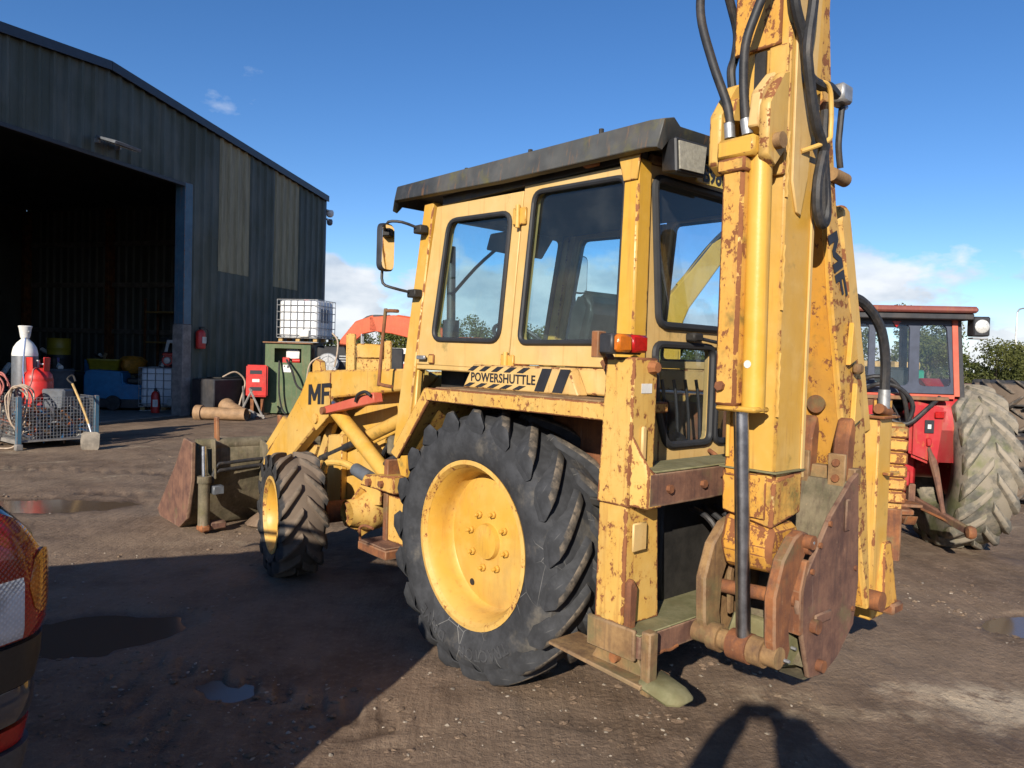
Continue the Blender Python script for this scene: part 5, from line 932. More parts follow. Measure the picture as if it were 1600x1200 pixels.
obj('car_roof', MB().loft([[(x, y, z) for x, y in outline(i, 7, .2, a, b)] for z, i, a, b in ((1.74, .215, .46, 2.56), (1.79, .25, .54, 2.48), (1.825, .36, .7, 2.3), (1.83, .5, .9, 2.1))]), 'carpaint', CAR)
for s in (1, -1):
    obj('roof_rail', MB().tube([(.70, s * .66, 1.79), (.80, s * .66, 1.86), (2.3, s * .66, 1.86), (2.42, s * .66, 1.79)], .02, 8, 2), 'galv', CAR)
    for x in (.85, 3.85): ag_wheel(CAR, (x, s * .80, .36), (0, 0, 0 if s > 0 else PI), .36, .22, .23, 0, 'tyre', 'lug', 'galv', 'car', .0, .3, .03, 0, 5, .06, lugs=False)
# strips that follow the rear right corner
PP = [(.62, -CW), (.42, -CW), (.13, -CW)] + [(.13 + .13 * math.cos(R_(a)), -CW + .13 + .13 * math.sin(R_(a))) for a in np.linspace(-97.5, -180, 12)] + [(0, -CW + .17), (0, -CW + .34), (0, -.1), (0, .3), (0, CW - .26)]
def strip(i0, i1, levels, out, th=.02):
    rings = []
    pts = [Vector(p) for p in PP]
    nrm = []
    for k, p in enumerate(pts):
        a = pts[max(0, k - 1)]; b = pts[min(len(pts) - 1, k + 1)]; d = (b - a).normalized(); nrm.append(Vector((-d.y, d.x)) if True else 0)
    for k in range(i0, i1 + 1):
        n = nrm[k]; n = n if n.dot(pts[k] - Vector((2.4, 0))) > 0 else -n; ring = []
        L_ = levels(k) if callable(levels) else levels
        for z, o in L_: q = pts[k] + n * (o + out); ring.append((q.x, q.y, z))
        for z, o in reversed(L_): q = pts[k] + n * (o + out - th); ring.append((q.x, q.y, z))
        rings.append(ring)
    return MB().loft(rings)
def lamp_lv(k):
    top = 1.09 + .15 * (k - 2) / 12 if k <= 14 else 1.26; bot = .925
    return [(bot, 0), (bot + .03, .012), ((bot + top) / 2, .016), (top - .05, .010), (top, -.02)]
tl2 = obj('tail_lamp', strip(2, 17, lamp_lv, .004), 'lensred', CAR, label='large red tail lamp with amber and clear lenses')
obj('amber_lens', strip(7, 13, lambda k: (lambda h: [(1.065 - h, .0160), (1.065 - h * .7, .0172), (1.065 + h * .7, .0172), (1.065 + h, .0150)])(.005 + .080 * math.sqrt(max(0, 1 - ((k - 10) / 3.0) ** 2))), .0045, .010), 'lensamber', tl2); obj('reverse_lens', strip(14, 16, [(.935, .0125), (.96, .018), (1.07, .018), (1.09, .014)], .008, .010), 'lensclear', tl2)
obj('bumper_top', strip(1, 19, [(.80, -.012), (.86, .0), (.915, .004)], .004), 'bumper', CAR)
obj('bumper_band', strip(1, 19, [(.70, -.028), (.73, -.016), (.77, -.012), (.795, -.018)], .004), 'bumper_gloss', CAR); obj('bumper_reflector', strip(6, 16, [(.635, -.040), (.69, -.028)], .006), 'redlens', CAR); obj('bumper_lower', strip(1, 19, [(.32, -.10), (.50, -.058), (.60, -.036), (.63, -.034)], .012), 'bumper_grey', CAR)

# ---------------------------------------------------------------- the photographer (behind the lens; the shadow lies on the yard)
def skin_body(name, V, E, Rr, parent, mats):
    me = bpy.data.meshes.new(name); me.from_pydata(V, E, []); o = bpy.data.objects.new(name, me); COL.objects.link(o); o.parent = parent
    sk = o.modifiers.new('skin', 'SKIN'); sk.use_smooth_shade = True
    for i, r in enumerate(Rr): me.skin_vertices[0].data[i].radius = (r, r) if isinstance(r, (int, float)) else r
    me.skin_vertices[0].data[0].use_root = True
    o.modifiers.new('sub', 'SUBSURF').levels = 2; o.modifiers['sub'].render_levels = 2
    dg = bpy.context.evaluated_depsgraph_get(); m2 = bpy.data.meshes.new_from_object(o.evaluated_get(dg)); o.modifiers.clear(); o.data = m2
    for m in mats: m2.materials.append(M[m])
    m2.shade_smooth(); return o
PX, PY = .06, -.44
PER = thing('person', 'person in dark jacket behind the camera holding up a phone', 'person', (PX, PY, 0), 0)
V = [(0, 0, .98), (0, 0, 1.15), (0, .01, 1.32), (0, .01, 1.45), (0, .02, 1.53), (0, .04, 1.60), (0, .06, 1.68), (0, .05, 1.77),
     (-.20, .0, 1.44), (-.46, .10, 1.37), (-.25, .30, 1.59), (-.15, .37, 1.65), (.20, .0, 1.44), (.38, .10, 1.37), (.12, .30, 1.59), (.03, .37, 1.65),
     (-.10, 0, .90), (-.12, .02, .50), (-.13, -.03, .09), (-.13, .10, .04), (.10, 0, .90), (.12, .03, .50), (.13, 0, .09), (.13, .13, .04)]
Ed = [(0, 1), (1, 2), (2, 3), (3, 4), (4, 5), (5, 6), (6, 7), (3, 8), (8, 9), (9, 10), (10, 11), (3, 12), (12, 13), (13, 14), (14, 15), (0, 16), (16, 17), (17, 18), (18, 19), (0, 20), (20, 21), (21, 22), (22, 23)]
Rr = [(.20, .15), (.20, .15), (.22, .16), (.17, .12), .075, .095, .112, .08, .105, .080, .066, .050, .105, .080, .066, .050, .115, .085, .06, .045, .115, .085, .06, .045]
pb = skin_body('body', V, Ed, Rr, PER, ['cloth', 'skin'])
for p in pb.data.polygons:
    z = p.center.z; y = p.center.y
    if z > 1.545 and (abs(p.center.x) < .12 and y < .2) or y > .335: p.material_index = 1
hairv = MB().lathe([(.001, 1.815), (.06, 1.80), (.098, 1.75), (.105, 1.68), (.09, 1.62)], 16, (0, .035, 0), 'z'); obj('hair', hairv, 'dark', PER)
nose = obj('nose', MB().prism([(-.015, .145, 1.65), (.015, .145, 1.65), (0, .145, 1.70)], [(-.008, .175, 1.652), (.008, .175, 1.652), (0, .15, 1.70)]), 'skin', PER, .004)
for s in (-1, 1):
    for k in range(4): obj('finger', MB().tube([(-.06 + s * .085, .375, 1.635 + k * .018), (-.06 + s * .085, .40, 1.640 + k * .018), (-.06 + s * .072, .412, 1.642 + k * .018), (-.06 + s * .05, .410, 1.642 + k * .018)], .008, 7, 3), 'skin', PER)
    obj('thumb', MB().tube([(-.06 + s * .075, .365, 1.59), (-.06 + s * .07, .372, 1.62), (-.06 + s * .055, .383, 1.64)], .0095, 7, 3), 'skin', PER)
ph = thing('phone', 'black phone held level in both raised hands behind the lens', 'phone', (0.0, -.045, 1.675), 0)
obj('phone_body', MB().box((-.08, -.004, -.038), (.08, .004, .038)), 'print', ph, .003); obj('phone_screen', MB().box((-.071, -.0055, -.033), (.071, -.0043, .033)), 'carglass', ph)
for s in (-1, 1): obj('palm', MB().lathe([(.001, -.05), (.028, -.042), (.036, -.01), (.034, .025), (.02, .045), (.001, .05)], 12, (-.06 + s * .088, .368, 1.655), 'z'), 'skin', PER)

for s in (-1, 1):
    obj('check_chain', MB().tube([(-.30, s * .12, .48), (-.5, s * .22, .42), (-.8, s * .36, .36)], .012, 6, 3), 'rust', TR); obj('stabiliser_bracket', MB().box((-.36, s * .20 - .03, .40), (-.285, s * .20 + .03, .62)), 'rust_red', TR, .006)
    obj('mudguard_stay', MB().tube([(-.30, s * .30, .80), (-.42, s * .36, 1.0), (-.46, s * .36, 1.3)], .018, 7, 2), 'redt', TR); obj('rear_light', MB().box((-.535, s * .34 - .04, 1.26), (-.52, s * .34 + .04, 1.32)), 'redlens', TR, .006)
obj('hydraulic_cover', MB().box((-.34, -.20, 1.02), (.10, .20, 1.12)), 'redt', TR, .02); obj('rocker_shaft', MB().cyl((-.20, -.32, 1.07), (-.20, .32, 1.07), .05, None, 14), 'rust_red', TR)
for k in range(8): a_ = k * PI / 4; obj('housing_bolt', MB().cyl((-.285, .17 * math.cos(a_), .72 + .15 * math.sin(a_)), (-.30, .17 * math.cos(a_), .72 + .15 * math.sin(a_)), .014, None, 6), 'rust', TR)
obj('top_link', MB().tube([(-.36, .02, .92), (-.46, .06, .70), (-.48, .10, .46)], .022, 8, 3), 'rust', TR); obj('pick_up_hook', MB().prism([(-.50, -.05, .36), (-.86, -.05, .33), (-.92, -.05, .42), (-.86, -.05, .38), (-.50, -.05, .42)], [(-.50, .05, .36), (-.86, .05, .33), (-.92, .05, .42), (-.86, .05, .38), (-.50, .05, .42)]), 'rust', TR, .005)
for a in ([(-.36, -.18, 1.42), (-.46, -.22, 1.2), (-.40, -.15, .95)], [(-.36, .05, 1.42), (-.50, .0, 1.25), (-.42, -.10, 1.0), (-.34, -.18, .9)]): obj('loose_cable', MB().tube(a, .009, 6, 4), 'black', TR)
# ---------------------------------------------------------------- yard things by the shed
RZS = R_(90) - WD
CG = thing('mesh_cage', 'blue-posted wire mesh cage full of scrap in front of the shed', 'cage', (-8.02, 12.55, 0), R_(-38))
# local: long side along x (1.3), short along y (1.0); near corner at (+, -)
LX, LY, HC = .72, .58, .86
for sx in (-1, 1):
    for sy in (-1, 1):
        p = obj('cage_post', MB().box((sx * LX - .035, sy * LY - .035, .10), (sx * LX + .035, sy * LY + .035, HC)), 'bluep', CG, .006); obj('cage_foot', MB().box((sx * LX - .05, sy * LY - .05, 0), (sx * LX + .05, sy * LY + .05, .10)), 'conc', p, .008)
def grid_panel(a, b, z0, z1, px, pz, r):
    a = Vector(a); b = Vector(b); mb = MB(); n = int((b - a).length / px)
    for k in range(1, n): q = a.lerp(b, k / n); mb.cyl((q.x, q.y, z0), (q.x, q.y, z1), r, None, 4)
    m = int((z1 - z0) / pz)
    for k in range(m + 1): z = z0 + (z1 - z0) * k / m; mb.cyl((a.x, a.y, z), (b.x, b.y, z), r, None, 4)
    return mb
for a, b in (((-LX, -LY, 0), (LX, -LY, 0)), ((LX, -LY, 0), (LX, LY, 0)), ((-LX, LY, 0), (LX, LY, 0)), ((-LX, -LY, 0), (-LX, LY, 0))):
    g_ = obj('mesh_panel', grid_panel(a, b, .16, HC - .02, .05, .05, .0042), 'galv', CG); g_['kind'] = 'stuff'
obj('cage_base', MB().box((-LX, -LY, .12), (LX, LY, .155)), 'conc', CG, .006)
for s in (-1, 1): obj('base_rail', MB().box((-LX, s * LY - .02, .09), (LX, s * LY + .02, .15)), 'conc', CG, .004)
rs = np.random.RandomState(9); CM = CG.matrix_basis.copy() if False else Matrix.Translation(CG.location) @ Matrix.Rotation(R_(-38), 4, 'Z')
mats = [plain('scrap_orange', (.5, .12, .04)), plain('scrap_brown', (.16, .10, .06)), M['galv'], plain('scrap_blue', (.05, .2, .4)), plain('scrap_dark', (.04, .04, .04)), plain('scrap_pale', (.5, .46, .38)), M['rust']]
sm = MB(); cnt = 0; me_m = []
for k in range(420):
    c = np.array([rs.uniform(-LX + .1, LX - .1), rs.uniform(-LY + .1, LY - .1), .17 + .52 * rs.rand() ** 1.4]); d = rs.randn(3); d /= np.linalg.norm(d); l = rs.uniform(.03, .15); w = rs.uniform(.008, .035)
    b0 = len(sm.f); sm.cyl(c - d * l, c + d * l, w, w * rs.uniform(.6, 1), 5); me_m += [rs.randint(len(mats))] * (len(sm.f) - b0)
me = bpy.data.meshes.new('scrap'); me.from_pydata([tuple(CM @ Vector(v)) for v in sm.v], [], sm.f)
for m in mats: me.materials.append(m)
me.polygons.foreach_set('material_index', me_m); so = bpy.data.objects.new('scrap_heap', me); COL.objects.link(so); tag(so, 'jumble of orange, brown and steel scrap inside the mesh cage', 'scrap'); so['kind'] = 'stuff'
def cyl_at(x, y, z): return tuple(CM @ Vector((x, y, z)))
gc = thing('gas_cylinder', 'tall dark grey gas cylinder with white shoulder standing behind the cage', 'gas cylinder', (-8.36, 12.62, .64), 0)
obj('cylinder_body', MB().lathe([(.10, -.5), (.155, -.48), (.16, -.4), (.16, .85), (.158, .86)], 32, (0, 0, 0), 'z'), 'grey', gc); obj('cylinder_shoulder', MB().lathe([(.159, .855), (.158, .90), (.14, 1.0), (.10, 1.08), (.05, 1.14), (.045, 1.18), (.001, 1.18)], 32, (0, 0, 0), 'z'), 'white', gc)
obj('valve_guard', MB().lathe([(.055, 1.16), (.062, 1.20), (.078, 1.33), (.088, 1.36), (.080, 1.37), (.066, 1.33), (.052, 1.18)], 20, (0, 0, 0), 'z'), 'white', gc); obj('valve', MB().cyl((0, 0, 1.16), (0, 0, 1.33), .03, .02, 10).cyl((0, 0, 1.27), (.09, -.03, 1.27), .018, None, 8), 'galv', gc); obj('label_patch', MB().lathe([(.147, .955), (.1475, .985)], 32, (0, 0, 0), 'z'), 'red', gc) if False else None
gc.scale = (1.22, 1.22, 1.0)
pr = thing('propane_cylinder', 'bright red propane cylinder standing in the cage', 'gas cylinder', cyl_at(.05, -.08, .56), .6); pr.scale = (1.2, 1.2, 1.15)
obj('cylinder_body', MB().lathe([(.09, 0), (.15, .015), (.185, .06), (.19, .12), (.19, .44), (.186, .455), (.19, .47), (.175, .55), (.12, .62), (.05, .65), (.001, .65)], 32, (0, 0, 0), 'z'), 'red', pr)
for a in (0, PI): obj('carry_guard', MB().prism([(.14 * math.cos(a + b), .14 * math.sin(a + b), .60) for b in np.linspace(-1.1, 1.1, 8)] + [(.128 * math.cos(a + b), .128 * math.sin(a + b), .60) for b in np.linspace(1.1, -1.1, 8)], [(.15 * math.cos(a + b), .15 * math.sin(a + b), .80) for b in np.linspace(-1.1, 1.1, 8)] + [(.138 * math.cos(a + b), .138 * math.sin(a + b), .80) for b in np.linspace(1.1, -1.1, 8)]), 'red', pr, .004)
obj('valve', MB().cyl((0, 0, .64), (0, 0, .76), .028, .022, 10).cyl((0, 0, .70), (.10, -.06, .70), .016, None, 8), 'galv', pr)
def hose(name, pts, r, mat, label, cat='hose'): return tag(obj(name, MB().tube(pts, r, 7, 5), mat), label, cat)
hose('gas_hose', [cyl_at(.15, -.14, 1.30), cyl_at(.33, -.25, 1.26), cyl_at(.38, -.3, 1.05), cyl_at(.26, -.40, .70)], .014, 'hosered', 'pink hose curving down from the red propane cylinder')
hose('gas_hose', [(-8.30, 12.55, 1.80), (-8.18, 12.35, 1.74), (-8.15, 12.26, 1.3), (-8.10, 12.24, .85)], .012, 'hoseblue', 'thin blue hose hanging from the grey cylinder valve')
def coil(cx, cy, z, n, r0, seed, lo):
    q = np.random.RandomState(seed); pts = []
    for k in range(n * 10):
        a = k / 10 * 2 * PI; rr = r0 * (1 + .10 * math.sin(k * .37 + seed) + .03 * q.randn()); pts.append((cx + rr * math.cos(a) * .75 + .05 * math.sin(k * .21), cy - .02 * k / n + .02 * q.randn(), z + rr * math.sin(a) * (1.0 if math.sin(a) > 0 else lo) + .02 * math.sin(k * .5)))
    return pts
hose('hose_coil', coil(-7.93, 11.93, .80, 4, .22, 2, 2.3), .013, 'hose', 'pale brown hose looped over the front of the cage', 'hose')
hose('hose_coil', coil(-8.40, 12.05, 1.0, 4, .20, 4, 1.2), .014, 'hosered', 'dusky red hose coil lying on top of the cage', 'hose')
hose('hose_coil', coil(-8.62, 12.0, .80, 3, .34, 6, 1.9), .013, 'hose', 'tangled hose hanging at the left end of the cage', 'hose')
hose('ground_hose', [(-9.4, 12.2, .02), (-8.7, 11.9, .02), (-8.2, 11.72, .02), (-7.95, 11.75, .05), (-7.82, 11.8, .3)], .013, 'hose', 'hose end trailing over the mud below the cage')
bn = obj('grey_bin', MB().loft([[(-.16, -.12, 0), (.16, -.12, 0), (.16, .12, 0), (-.16, .12, 0)], [(-.2, -.15, .34), (.2, -.15, .34), (.2, .15, .34), (-.2, .15, .34)]]), 'grey', None, .03, loc=cyl_at(.40, .10, .62)); tag(bn, 'small dark grey bin on the scrap beside the red cylinder', 'bin')
sv = thing('shovel', 'wooden-handled shovel leaning on the near corner of the cage', 'shovel', (-6.87, 11.95, 0), 0)
obj('shovel_handle', MB().tube([(.02, .02, .33), (-.16, .12, .66), (-.42, .25, 1.06)], .020, 10, 3), 'wood', sv); obj('shovel_socket', MB().cyl((.05, .0, .26), (-.02, .04, .42), .016, .023, 10), 'galv', sv)
obj('shovel_grip', MB().tube([(-.42, .25, 1.06), (-.50, .24, 1.14), (-.46, .32, 1.20), (-.40, .30, 1.10)], .016, 7, 3), 'dark', sv)
bl = []
for z, w, d in ((.30, .10, .0), (.27, .15, -.012), (.16, .155, -.03), (.05, .15, -.03), (.0, .12, -.01)): bl.append([(.04 + x * w, -.01 - .02 * (z < .2) + d * (1 - abs(x)), z) for x in (-1, -.5, 0, .5, 1)] + [(.04 + x * w, .006 - .02 * (z < .2) + d * (1 - abs(x)), z) for x in (1, .5, 0, -.5, -1)])
obj('shovel_blade', MB().loft(bl), plain('muddy_blade', (.17, .145, .115), .75, .1, .3, .3), sv)

# wall side: extinguisher, black box, red cabinet, green cabinet, tanks
ex = thing('wall_extinguisher', 'red fire extinguisher hung on the shed wall beside the door post', 'fire extinguisher', shw(.52, -.13, 1.72), RZS)
def extinguisher(root, s=1.0):
    obj('bottle', MB().lathe([(.07, 0), (.085, .01), (.088, .05), (.088, .36), (.07, .42), (.03, .45), (.001, .45)], 22, (0, 0, 0), 'z'), 'red', root); obj('valve_head', MB().box((-.03, -.02, .45), (.03, .02, .50)).box((-.02, -.10, .50), (.02, .06, .515)), 'print', root, .004); obj('hose', MB().tube([(0, -.05, .47), (.07, -.10, .44), (.10, -.08, .2), (.098, -.05, .08)], .010, 7, 4), 'black', root); obj('label', MB().lathe([(.0885, .12), (.0885, .28)], 22, (0, 0, 0), 'z'), 'white', root) if False else obj('label', MB().box((-.05, -.091, .13), (.05, -.075, .28)), 'white', root)
extinguisher(ex); ex.scale = (1.35, 1.35, 1.1)
bb = thing('oil_tank', 'low black oil tank against the shed wall', 'tank', shw(1.15, -.55, 0), RZS)
obj('tank_body', MB().box((-1.0, -.32, .02), (1.0, .38, .96)), plain('black_tank', (.022, .022, .026), .6, 0, .3, .15, 6, .4, .2), bb, .03); obj('tank_hatch', MB().box((-.6, -.2, .962), (.5, .25, 1.0)), 'dark', bb, .01)
hose('filler_hose', [shw(.8, -.6, 1.0), shw(1.05, -.8, 1.14), shw(1.25, -.95, .9), shw(1.1, -.97, .5), shw(.8, -1.0, .03), shw(.2, -1.1, .02)], .022, 'hose', 'pale hose drooping from the black oil tank')
cn = thing('traffic_cone', 'orange and white traffic cone beside the red cabinet', 'cone', shw(2.55, -.95, 0), 0)
obj('cone_base', MB().box((-.2, -.2, 0), (.2, .2, .04)), 'orange', cn, .01)
for z0, z1, m in ((.04, .22, 'orange'), (.221, .56, 'white'), (.561, .82, 'redfade')): obj('cone_band', MB().cyl((0, 0, z0), (0, 0, z1), .17 - z0 * .17, .17 - z1 * .17, 20), m, cn)
pp = thing('clay_pipe', 'long buff clay pipe lying on the ground by the oil tank', 'pipe', (-7.66, 17.85, .16), R_(-3))
obj('pipe_barrel', MB().lathe([(.13, .16), (.15, .15), (.15, 1.25), (.13, 1.25), (.125, .16)], 26, (0, 0, 0), 'x'), 'clay', pp); obj('pipe_socket', MB().lathe([(.14, 0), (.19, 0), (.195, .02), (.19, .17), (.15, .18), (.14, .16)], 26, (0, 0, 0), 'x'), 'clay', pp)
pp = thing('clay_pipe', 'short brown clay pipe propped with its open mouth facing out', 'pipe', (-7.22, 18.55, .30), R_(-35)); pp.rotation_euler = (0, R_(14), R_(-35))
obj('pipe_barrel', MB().lathe([(.15, .0), (.20, .0), (.21, .02), (.20, .16), (.17, .20), (.165, .85), (.145, .85), (.14, .02)], 26, (0, 0, 0), 'x'), 'clay', pp)
tk = thing('steel_stand', 'rusty crossed steel legs leaning by the green cabinet', 'stand', (-6.62, 18.6, 0), 0)
for a, b in (((-.3, 0, 0), (.02, .1, .72)), ((.35, 0, 0), (-.05, .1, .75)), ((-.05, .1, .2), (.42, -.1, .02)), ((-.25, .3, 0), (-.22, .12, .8)), ((-.32, -.1, .05), (.4, -.08, .07))): obj('stand_bar', MB().cyl(a, b, .028, None, 6), 'conc', tk)
obj('stand_foot', MB().box((-.02, -.16, 0), (.16, .0, .17)), 'conc', tk, .01)
GCB = thing('green_cabinet', 'tall green fuel pump cabinet with rusty top beside the shed', 'cabinet', (-6.62, 19.75, 0), R_(8))
gp = [(-.02, .05), (1.16, .05), (1.16, 1.93), (-.02, 1.93)]
obj('cabinet_front', hole_panel(gp, [[(.22, 1.42), (.92, 1.42), (.92, 1.80), (.22, 1.80)]], lambda p, o: (p[0], o, p[1]), 0, .03), 'green', GCB, .004)
obj('cabinet_body', MB().box((-.02, .45, .05), (1.16, 1.0, 1.93)), 'green', GCB, .006)
for x in (-.02, 1.13): obj('cabinet_side', MB().box((x, .032, .05), (x + .03, .448, 1.93)), 'green', GCB, .003)
obj('cabinet_top', MB().box((-.08, -.06, 1.934), (1.24, 1.05, 1.97)), 'rust', GCB, .006); obj('pump_box', MB().box((.50, .15, 1.52), (.86, .40, 1.78)), 'white', GCB, .02); obj('pump_valve', MB().box((.42, .06, 1.40), (.60, .2, 1.56)), 'red', GCB, .012); obj('pump_motor', MB().cyl((.66, .2, 1.47), (.86, .2, 1.47), .06), 'red', GCB)
obj('notice', MB().box((.45, -.010, 1.16), (.66, -.003, 1.36)), 'white', GCB, .001); obj('notice_print', MB().box((.47, -.0125, 1.30), (.50, -.0105, 1.34)).box((.56, -.0125, 1.27), (.60, -.0105, 1.345)), 'print', GCB)
hose('fuel_hose', [(-6.05, 19.70, 1.5), (-5.85, 19.55, 1.2), (-5.72, 19.5, .85), (-5.55, 19.5, .70)], .028, 'black', 'black fuel hose hanging from the right of the pump opening')
hose('fuel_hose', [(-6.25, 19.72, 1.46), (-6.22, 19.62, 1.1), (-6.20, 19.60, .6), (-6.12, 19.6, .2), (-6.0, 19.55, .05)], .024, 'black', 'black hose dropping straight down the green cabinet')
rc = thing('extinguisher_cabinet', 'bright red plastic extinguisher box on a stand by the green cabinet', 'cabinet', (-6.70, 19.42, .50), R_(12))
obj('box_body', MB().box((-.28, 0, 0), (.24, .30, .82)), 'blackp', rc, .03); obj('box_door', MB().box((-.30, -.08, .0), (.24, -.003, .84)), 'red', rc, .035, seg=2)
for z in (.16, .60): obj('door_recess', MB().box((-.20, -.0835, z), (.10, -.0815, z + .10)), 'print', rc, .002)
obj('door_label', MB().box((-.14, -.0835, .39), (.04, -.0815, .47)), 'white', rc); obj('box_leg', MB().box((-.2, .08, -.50), (-.12, .2, -.003)).box((.06, .08, -.50), (.14, .2, -.003)), 'rust', rc)
BT = thing('bunded_tank', 'long black steel tank behind the loader arm', 'tank', (-5.36, 20.05, 0), R_(8))
obj('tank_shell', MB().box((.02, 0, .15), (2.35, 1.1, 1.90)), plain('black_steel', (.016, .017, .02), .5, 0, .3, .15, 5, .4, .1), BT, .03)
for x in (.1, 2.0): obj('tank_skid', MB().box((x, 0.05, 0), (x + .2, 1.0, .148)), 'rust', BT)
for x in (.9, 1.2): obj('tank_rail', MB().tube([(x, .1, 1.90), (x, .1, 2.25), (x, .8, 2.25), (x, .8, 1.90)], .022, 7, 1), 'galv', BT)
obj('lifting_eye', MB().tube([(1.95, .1, 1.88), (1.93, .1, 1.98), (1.98, .1, 2.02), (2.03, .1, 1.98), (2.01, .1, 1.88)], .016, 7, 2), 'rust', BT); obj('tank_sticker', MB().box((.92, -.006, 1.42), (1.02, -.002, 1.66)), 'white', BT)
for k, w in enumerate((.20, .24, .2)): obj('tank_print', MB().box((.62, -.006, 1.62 - k * .07), (.62 + w, -.002, 1.65 - k * .07)), 'galv', BT)
hr = thing('hose_reel', 'round silver hose reel on the front of the black tank', 'hose reel', (-4.98, 19.83, 1.42), R_(8))
obj('reel_disc', MB().lathe([(.001, -.02), (.27, -.02), (.29, 0), (.27, .02), (.06, .03), (.06, .10), (.27, .11), (.29, .13), (.27, .15), (.001, .15)], 32, (0, 0, 0), 'y'), 'galv', hr)
for k in range(6): a = k * PI / 3; obj('reel_spoke', MB().box((-.012, -.034, .04), (.012, -.022, .26)), 'galv', hr, .002, rot=(0, a, 0))
obj('reel_ring', MB().tube([(.2 * math.cos(a), -.025, .2 * math.sin(a)) for a in np.linspace(0, 2 * PI, 24)[:-1]], .008, 6, 1, True), 'galv', hr)
hose('reel_hose', [(-5.18, 19.75, 1.6), (-5.42, 19.7, 1.4), (-5.5, 19.68, .9), (-5.45, 19.65, .55), (-5.38, 19.6, .4)], .022, 'hose', 'pale hose falling left of the silver reel'); hose('reel_hose', [(-4.78, 19.76, 1.35), (-4.70, 19.7, 1.7), (-4.72, 19.8, 2.05), (-4.9, 19.95, 2.25)], .022, 'hose', 'pale hose rising from the reel to the white tank')
def ibc(loc, rz, label, group=None):
    r = thing('bulk_container', label, 'tank', loc, rz, group)
    for y in (-.45, -.03, .39): obj('pallet_runner', MB().box((-.6, y, 0), (.6, y + .08, .02)), 'galv', r, .003)
    for x in (-.58, -.06, .46):
        for y in (-.45, -.03, .39): obj('pallet_block', MB().box((x, y, .021), (x + .12, y + .08, .11)), 'wood', r, .004)
    obj('pallet_deck', MB().box((-.6, -.5, .111), (.6, .5, .135)), 'galv', r, .004)
    b = obj('bottle', MB().loft([[(x * w, y * w2, z) for x, y in outline(0, 5, .12, -.57, .57, .47)] for z, w, w2 in ((.14, .95, .95), (.17, 1, 1), (.5, 1.0, 1.0), (1.08, 1, 1), (1.13, .96, .96), (1.14, .9, .9))]), 'tank', r)
    obj('filler_cap', MB().cyl((0, 0, 1.14), (0, 0, 1.19), .09), 'red', b); obj('data_label', MB().box((.5725, -.30, .55), (.578, .16, .92)), plain('grey_label', (.17, .20, .25), .5), b); obj('outlet_valve', MB().box((.1, -.56, .14), (.38, -.475, .34)), 'white', b, .02)
    mb = MB()
    for k in range(7):
        x = -.6 + 1.2 * k / 6
        for y in (-.505, .505): mb.cyl((x, y, .12), (x, y, 1.15), .010, None, 6)
    for k in range(1, 6):
        y = -.5 + 1.0 * k / 6
        for x in (-.605, .605): mb.cyl((x, y, .12), (x, y, 1.15), .010, None, 6)
    for z in (.20, .40, .60, .82, 1.0, 1.15): mb.tube([(-.605, -.505, z), (.605, -.505, z), (.605, .505, z), (-.605, .505, z)], .010, 6, 1, True)
    c = obj('cage', mb, 'galv', r); c['kind'] = 'stuff'
ibc((-5.72, 20.35, 1.975), R_(-14), 'white caged bulk liquid container on top of the green cabinet')

# ---------------------------------------------------------------- inside the shed
fs_ = thing('floor_sweeper', 'blue ride-on floor cleaning machine just inside the shed doorway', 'floor cleaner', (-10.45, 19.75, .03), R_(10))
obj('sweeper_body', MB().prism([(-.85, -.35, .32), (.85, -.35, .20), (.85, -.35, .66), (.12, -.35, .70), (.08, -.35, 1.02), (-.75, -.35, 1.06), (-.85, -.35, .95)], [(-.85, .35, .32), (.85, .35, .20), (.85, .35, .66), (.12, .35, .70), (.08, .35, 1.02), (-.75, .35, 1.06), (-.85, .35, .95)]), 'blue', fs_, .04, seg=2)
obj('sweeper_skirt', MB().box((-.78, -.37, .06), (.72, .37, .30)), 'blackp', fs_, .02); obj('sweeper_seat', MB().box((.16, -.24, .705), (.62, .24, .86)), 'seat', fs_, .04); obj('sweeper_panel', MB().box((.60, -.356, .38), (.80, -.351, .56)), 'white', fs_)
for x in (-.1,): obj('sweeper_wheel', MB().lathe([(.001, -.05), (.10, -.05), (.19, -.04), (.20, 0), (.19, .04), (.1, .05), (.001, .05)], 24, (x, -.42, .20), 'y'), 'tyre_mud', fs_)
ibc((-9.35, 20.0, .03), R_(12), 'white caged container standing on the floor inside the shed')
ge = thing('red_generator', 'small red petrol generator on the container inside the shed', 'generator', (-9.20, 19.95, 1.20), R_(10))
obj('frame', MB().tube([(-.28, -.2, 0), (.28, -.2, 0), (.28, -.2, .4), (-.28, -.2, .4)], .014, 6, 1, True).tube([(-.28, .2, 0), (.28, .2, 0), (.28, .2, .4), (-.28, .2, .4)], .014, 6, 1, True), 'print', ge); obj('engine', MB().cyl((-.1, -.18, .18), (-.1, .18, .18), .14), 'red', ge); obj('fuel_tank', MB().box((-.24, -.17, .30), (.24, .17, .39)), 'red', ge, .03); obj('recoil_cover', MB().lathe([(.001, -.03), (.08, -.025), (.10, 0)], 18, (-.1, -.19, .18), 'y'), 'galv', ge)
wf = thing('window_frame', 'empty white window frame leaning inside the shed', 'frame', (-10.0, 20.75, .03), R_(10))
obj('frame_bars', hole_panel([(0, .75), (.95, .75), (1.05, 1.92), (.20, 1.92)], [[(.10, .85), (.86, .85), (.94, 1.83), (.27, 1.83)]], lambda p, o: (p[0], o + (p[1] - .7) * .1, p[1]), 0, .05), 'white', wf, .006); obj('frame_stand', MB().box((0, .02, 0), (1.0, .3, .74)), 'wood', wf)
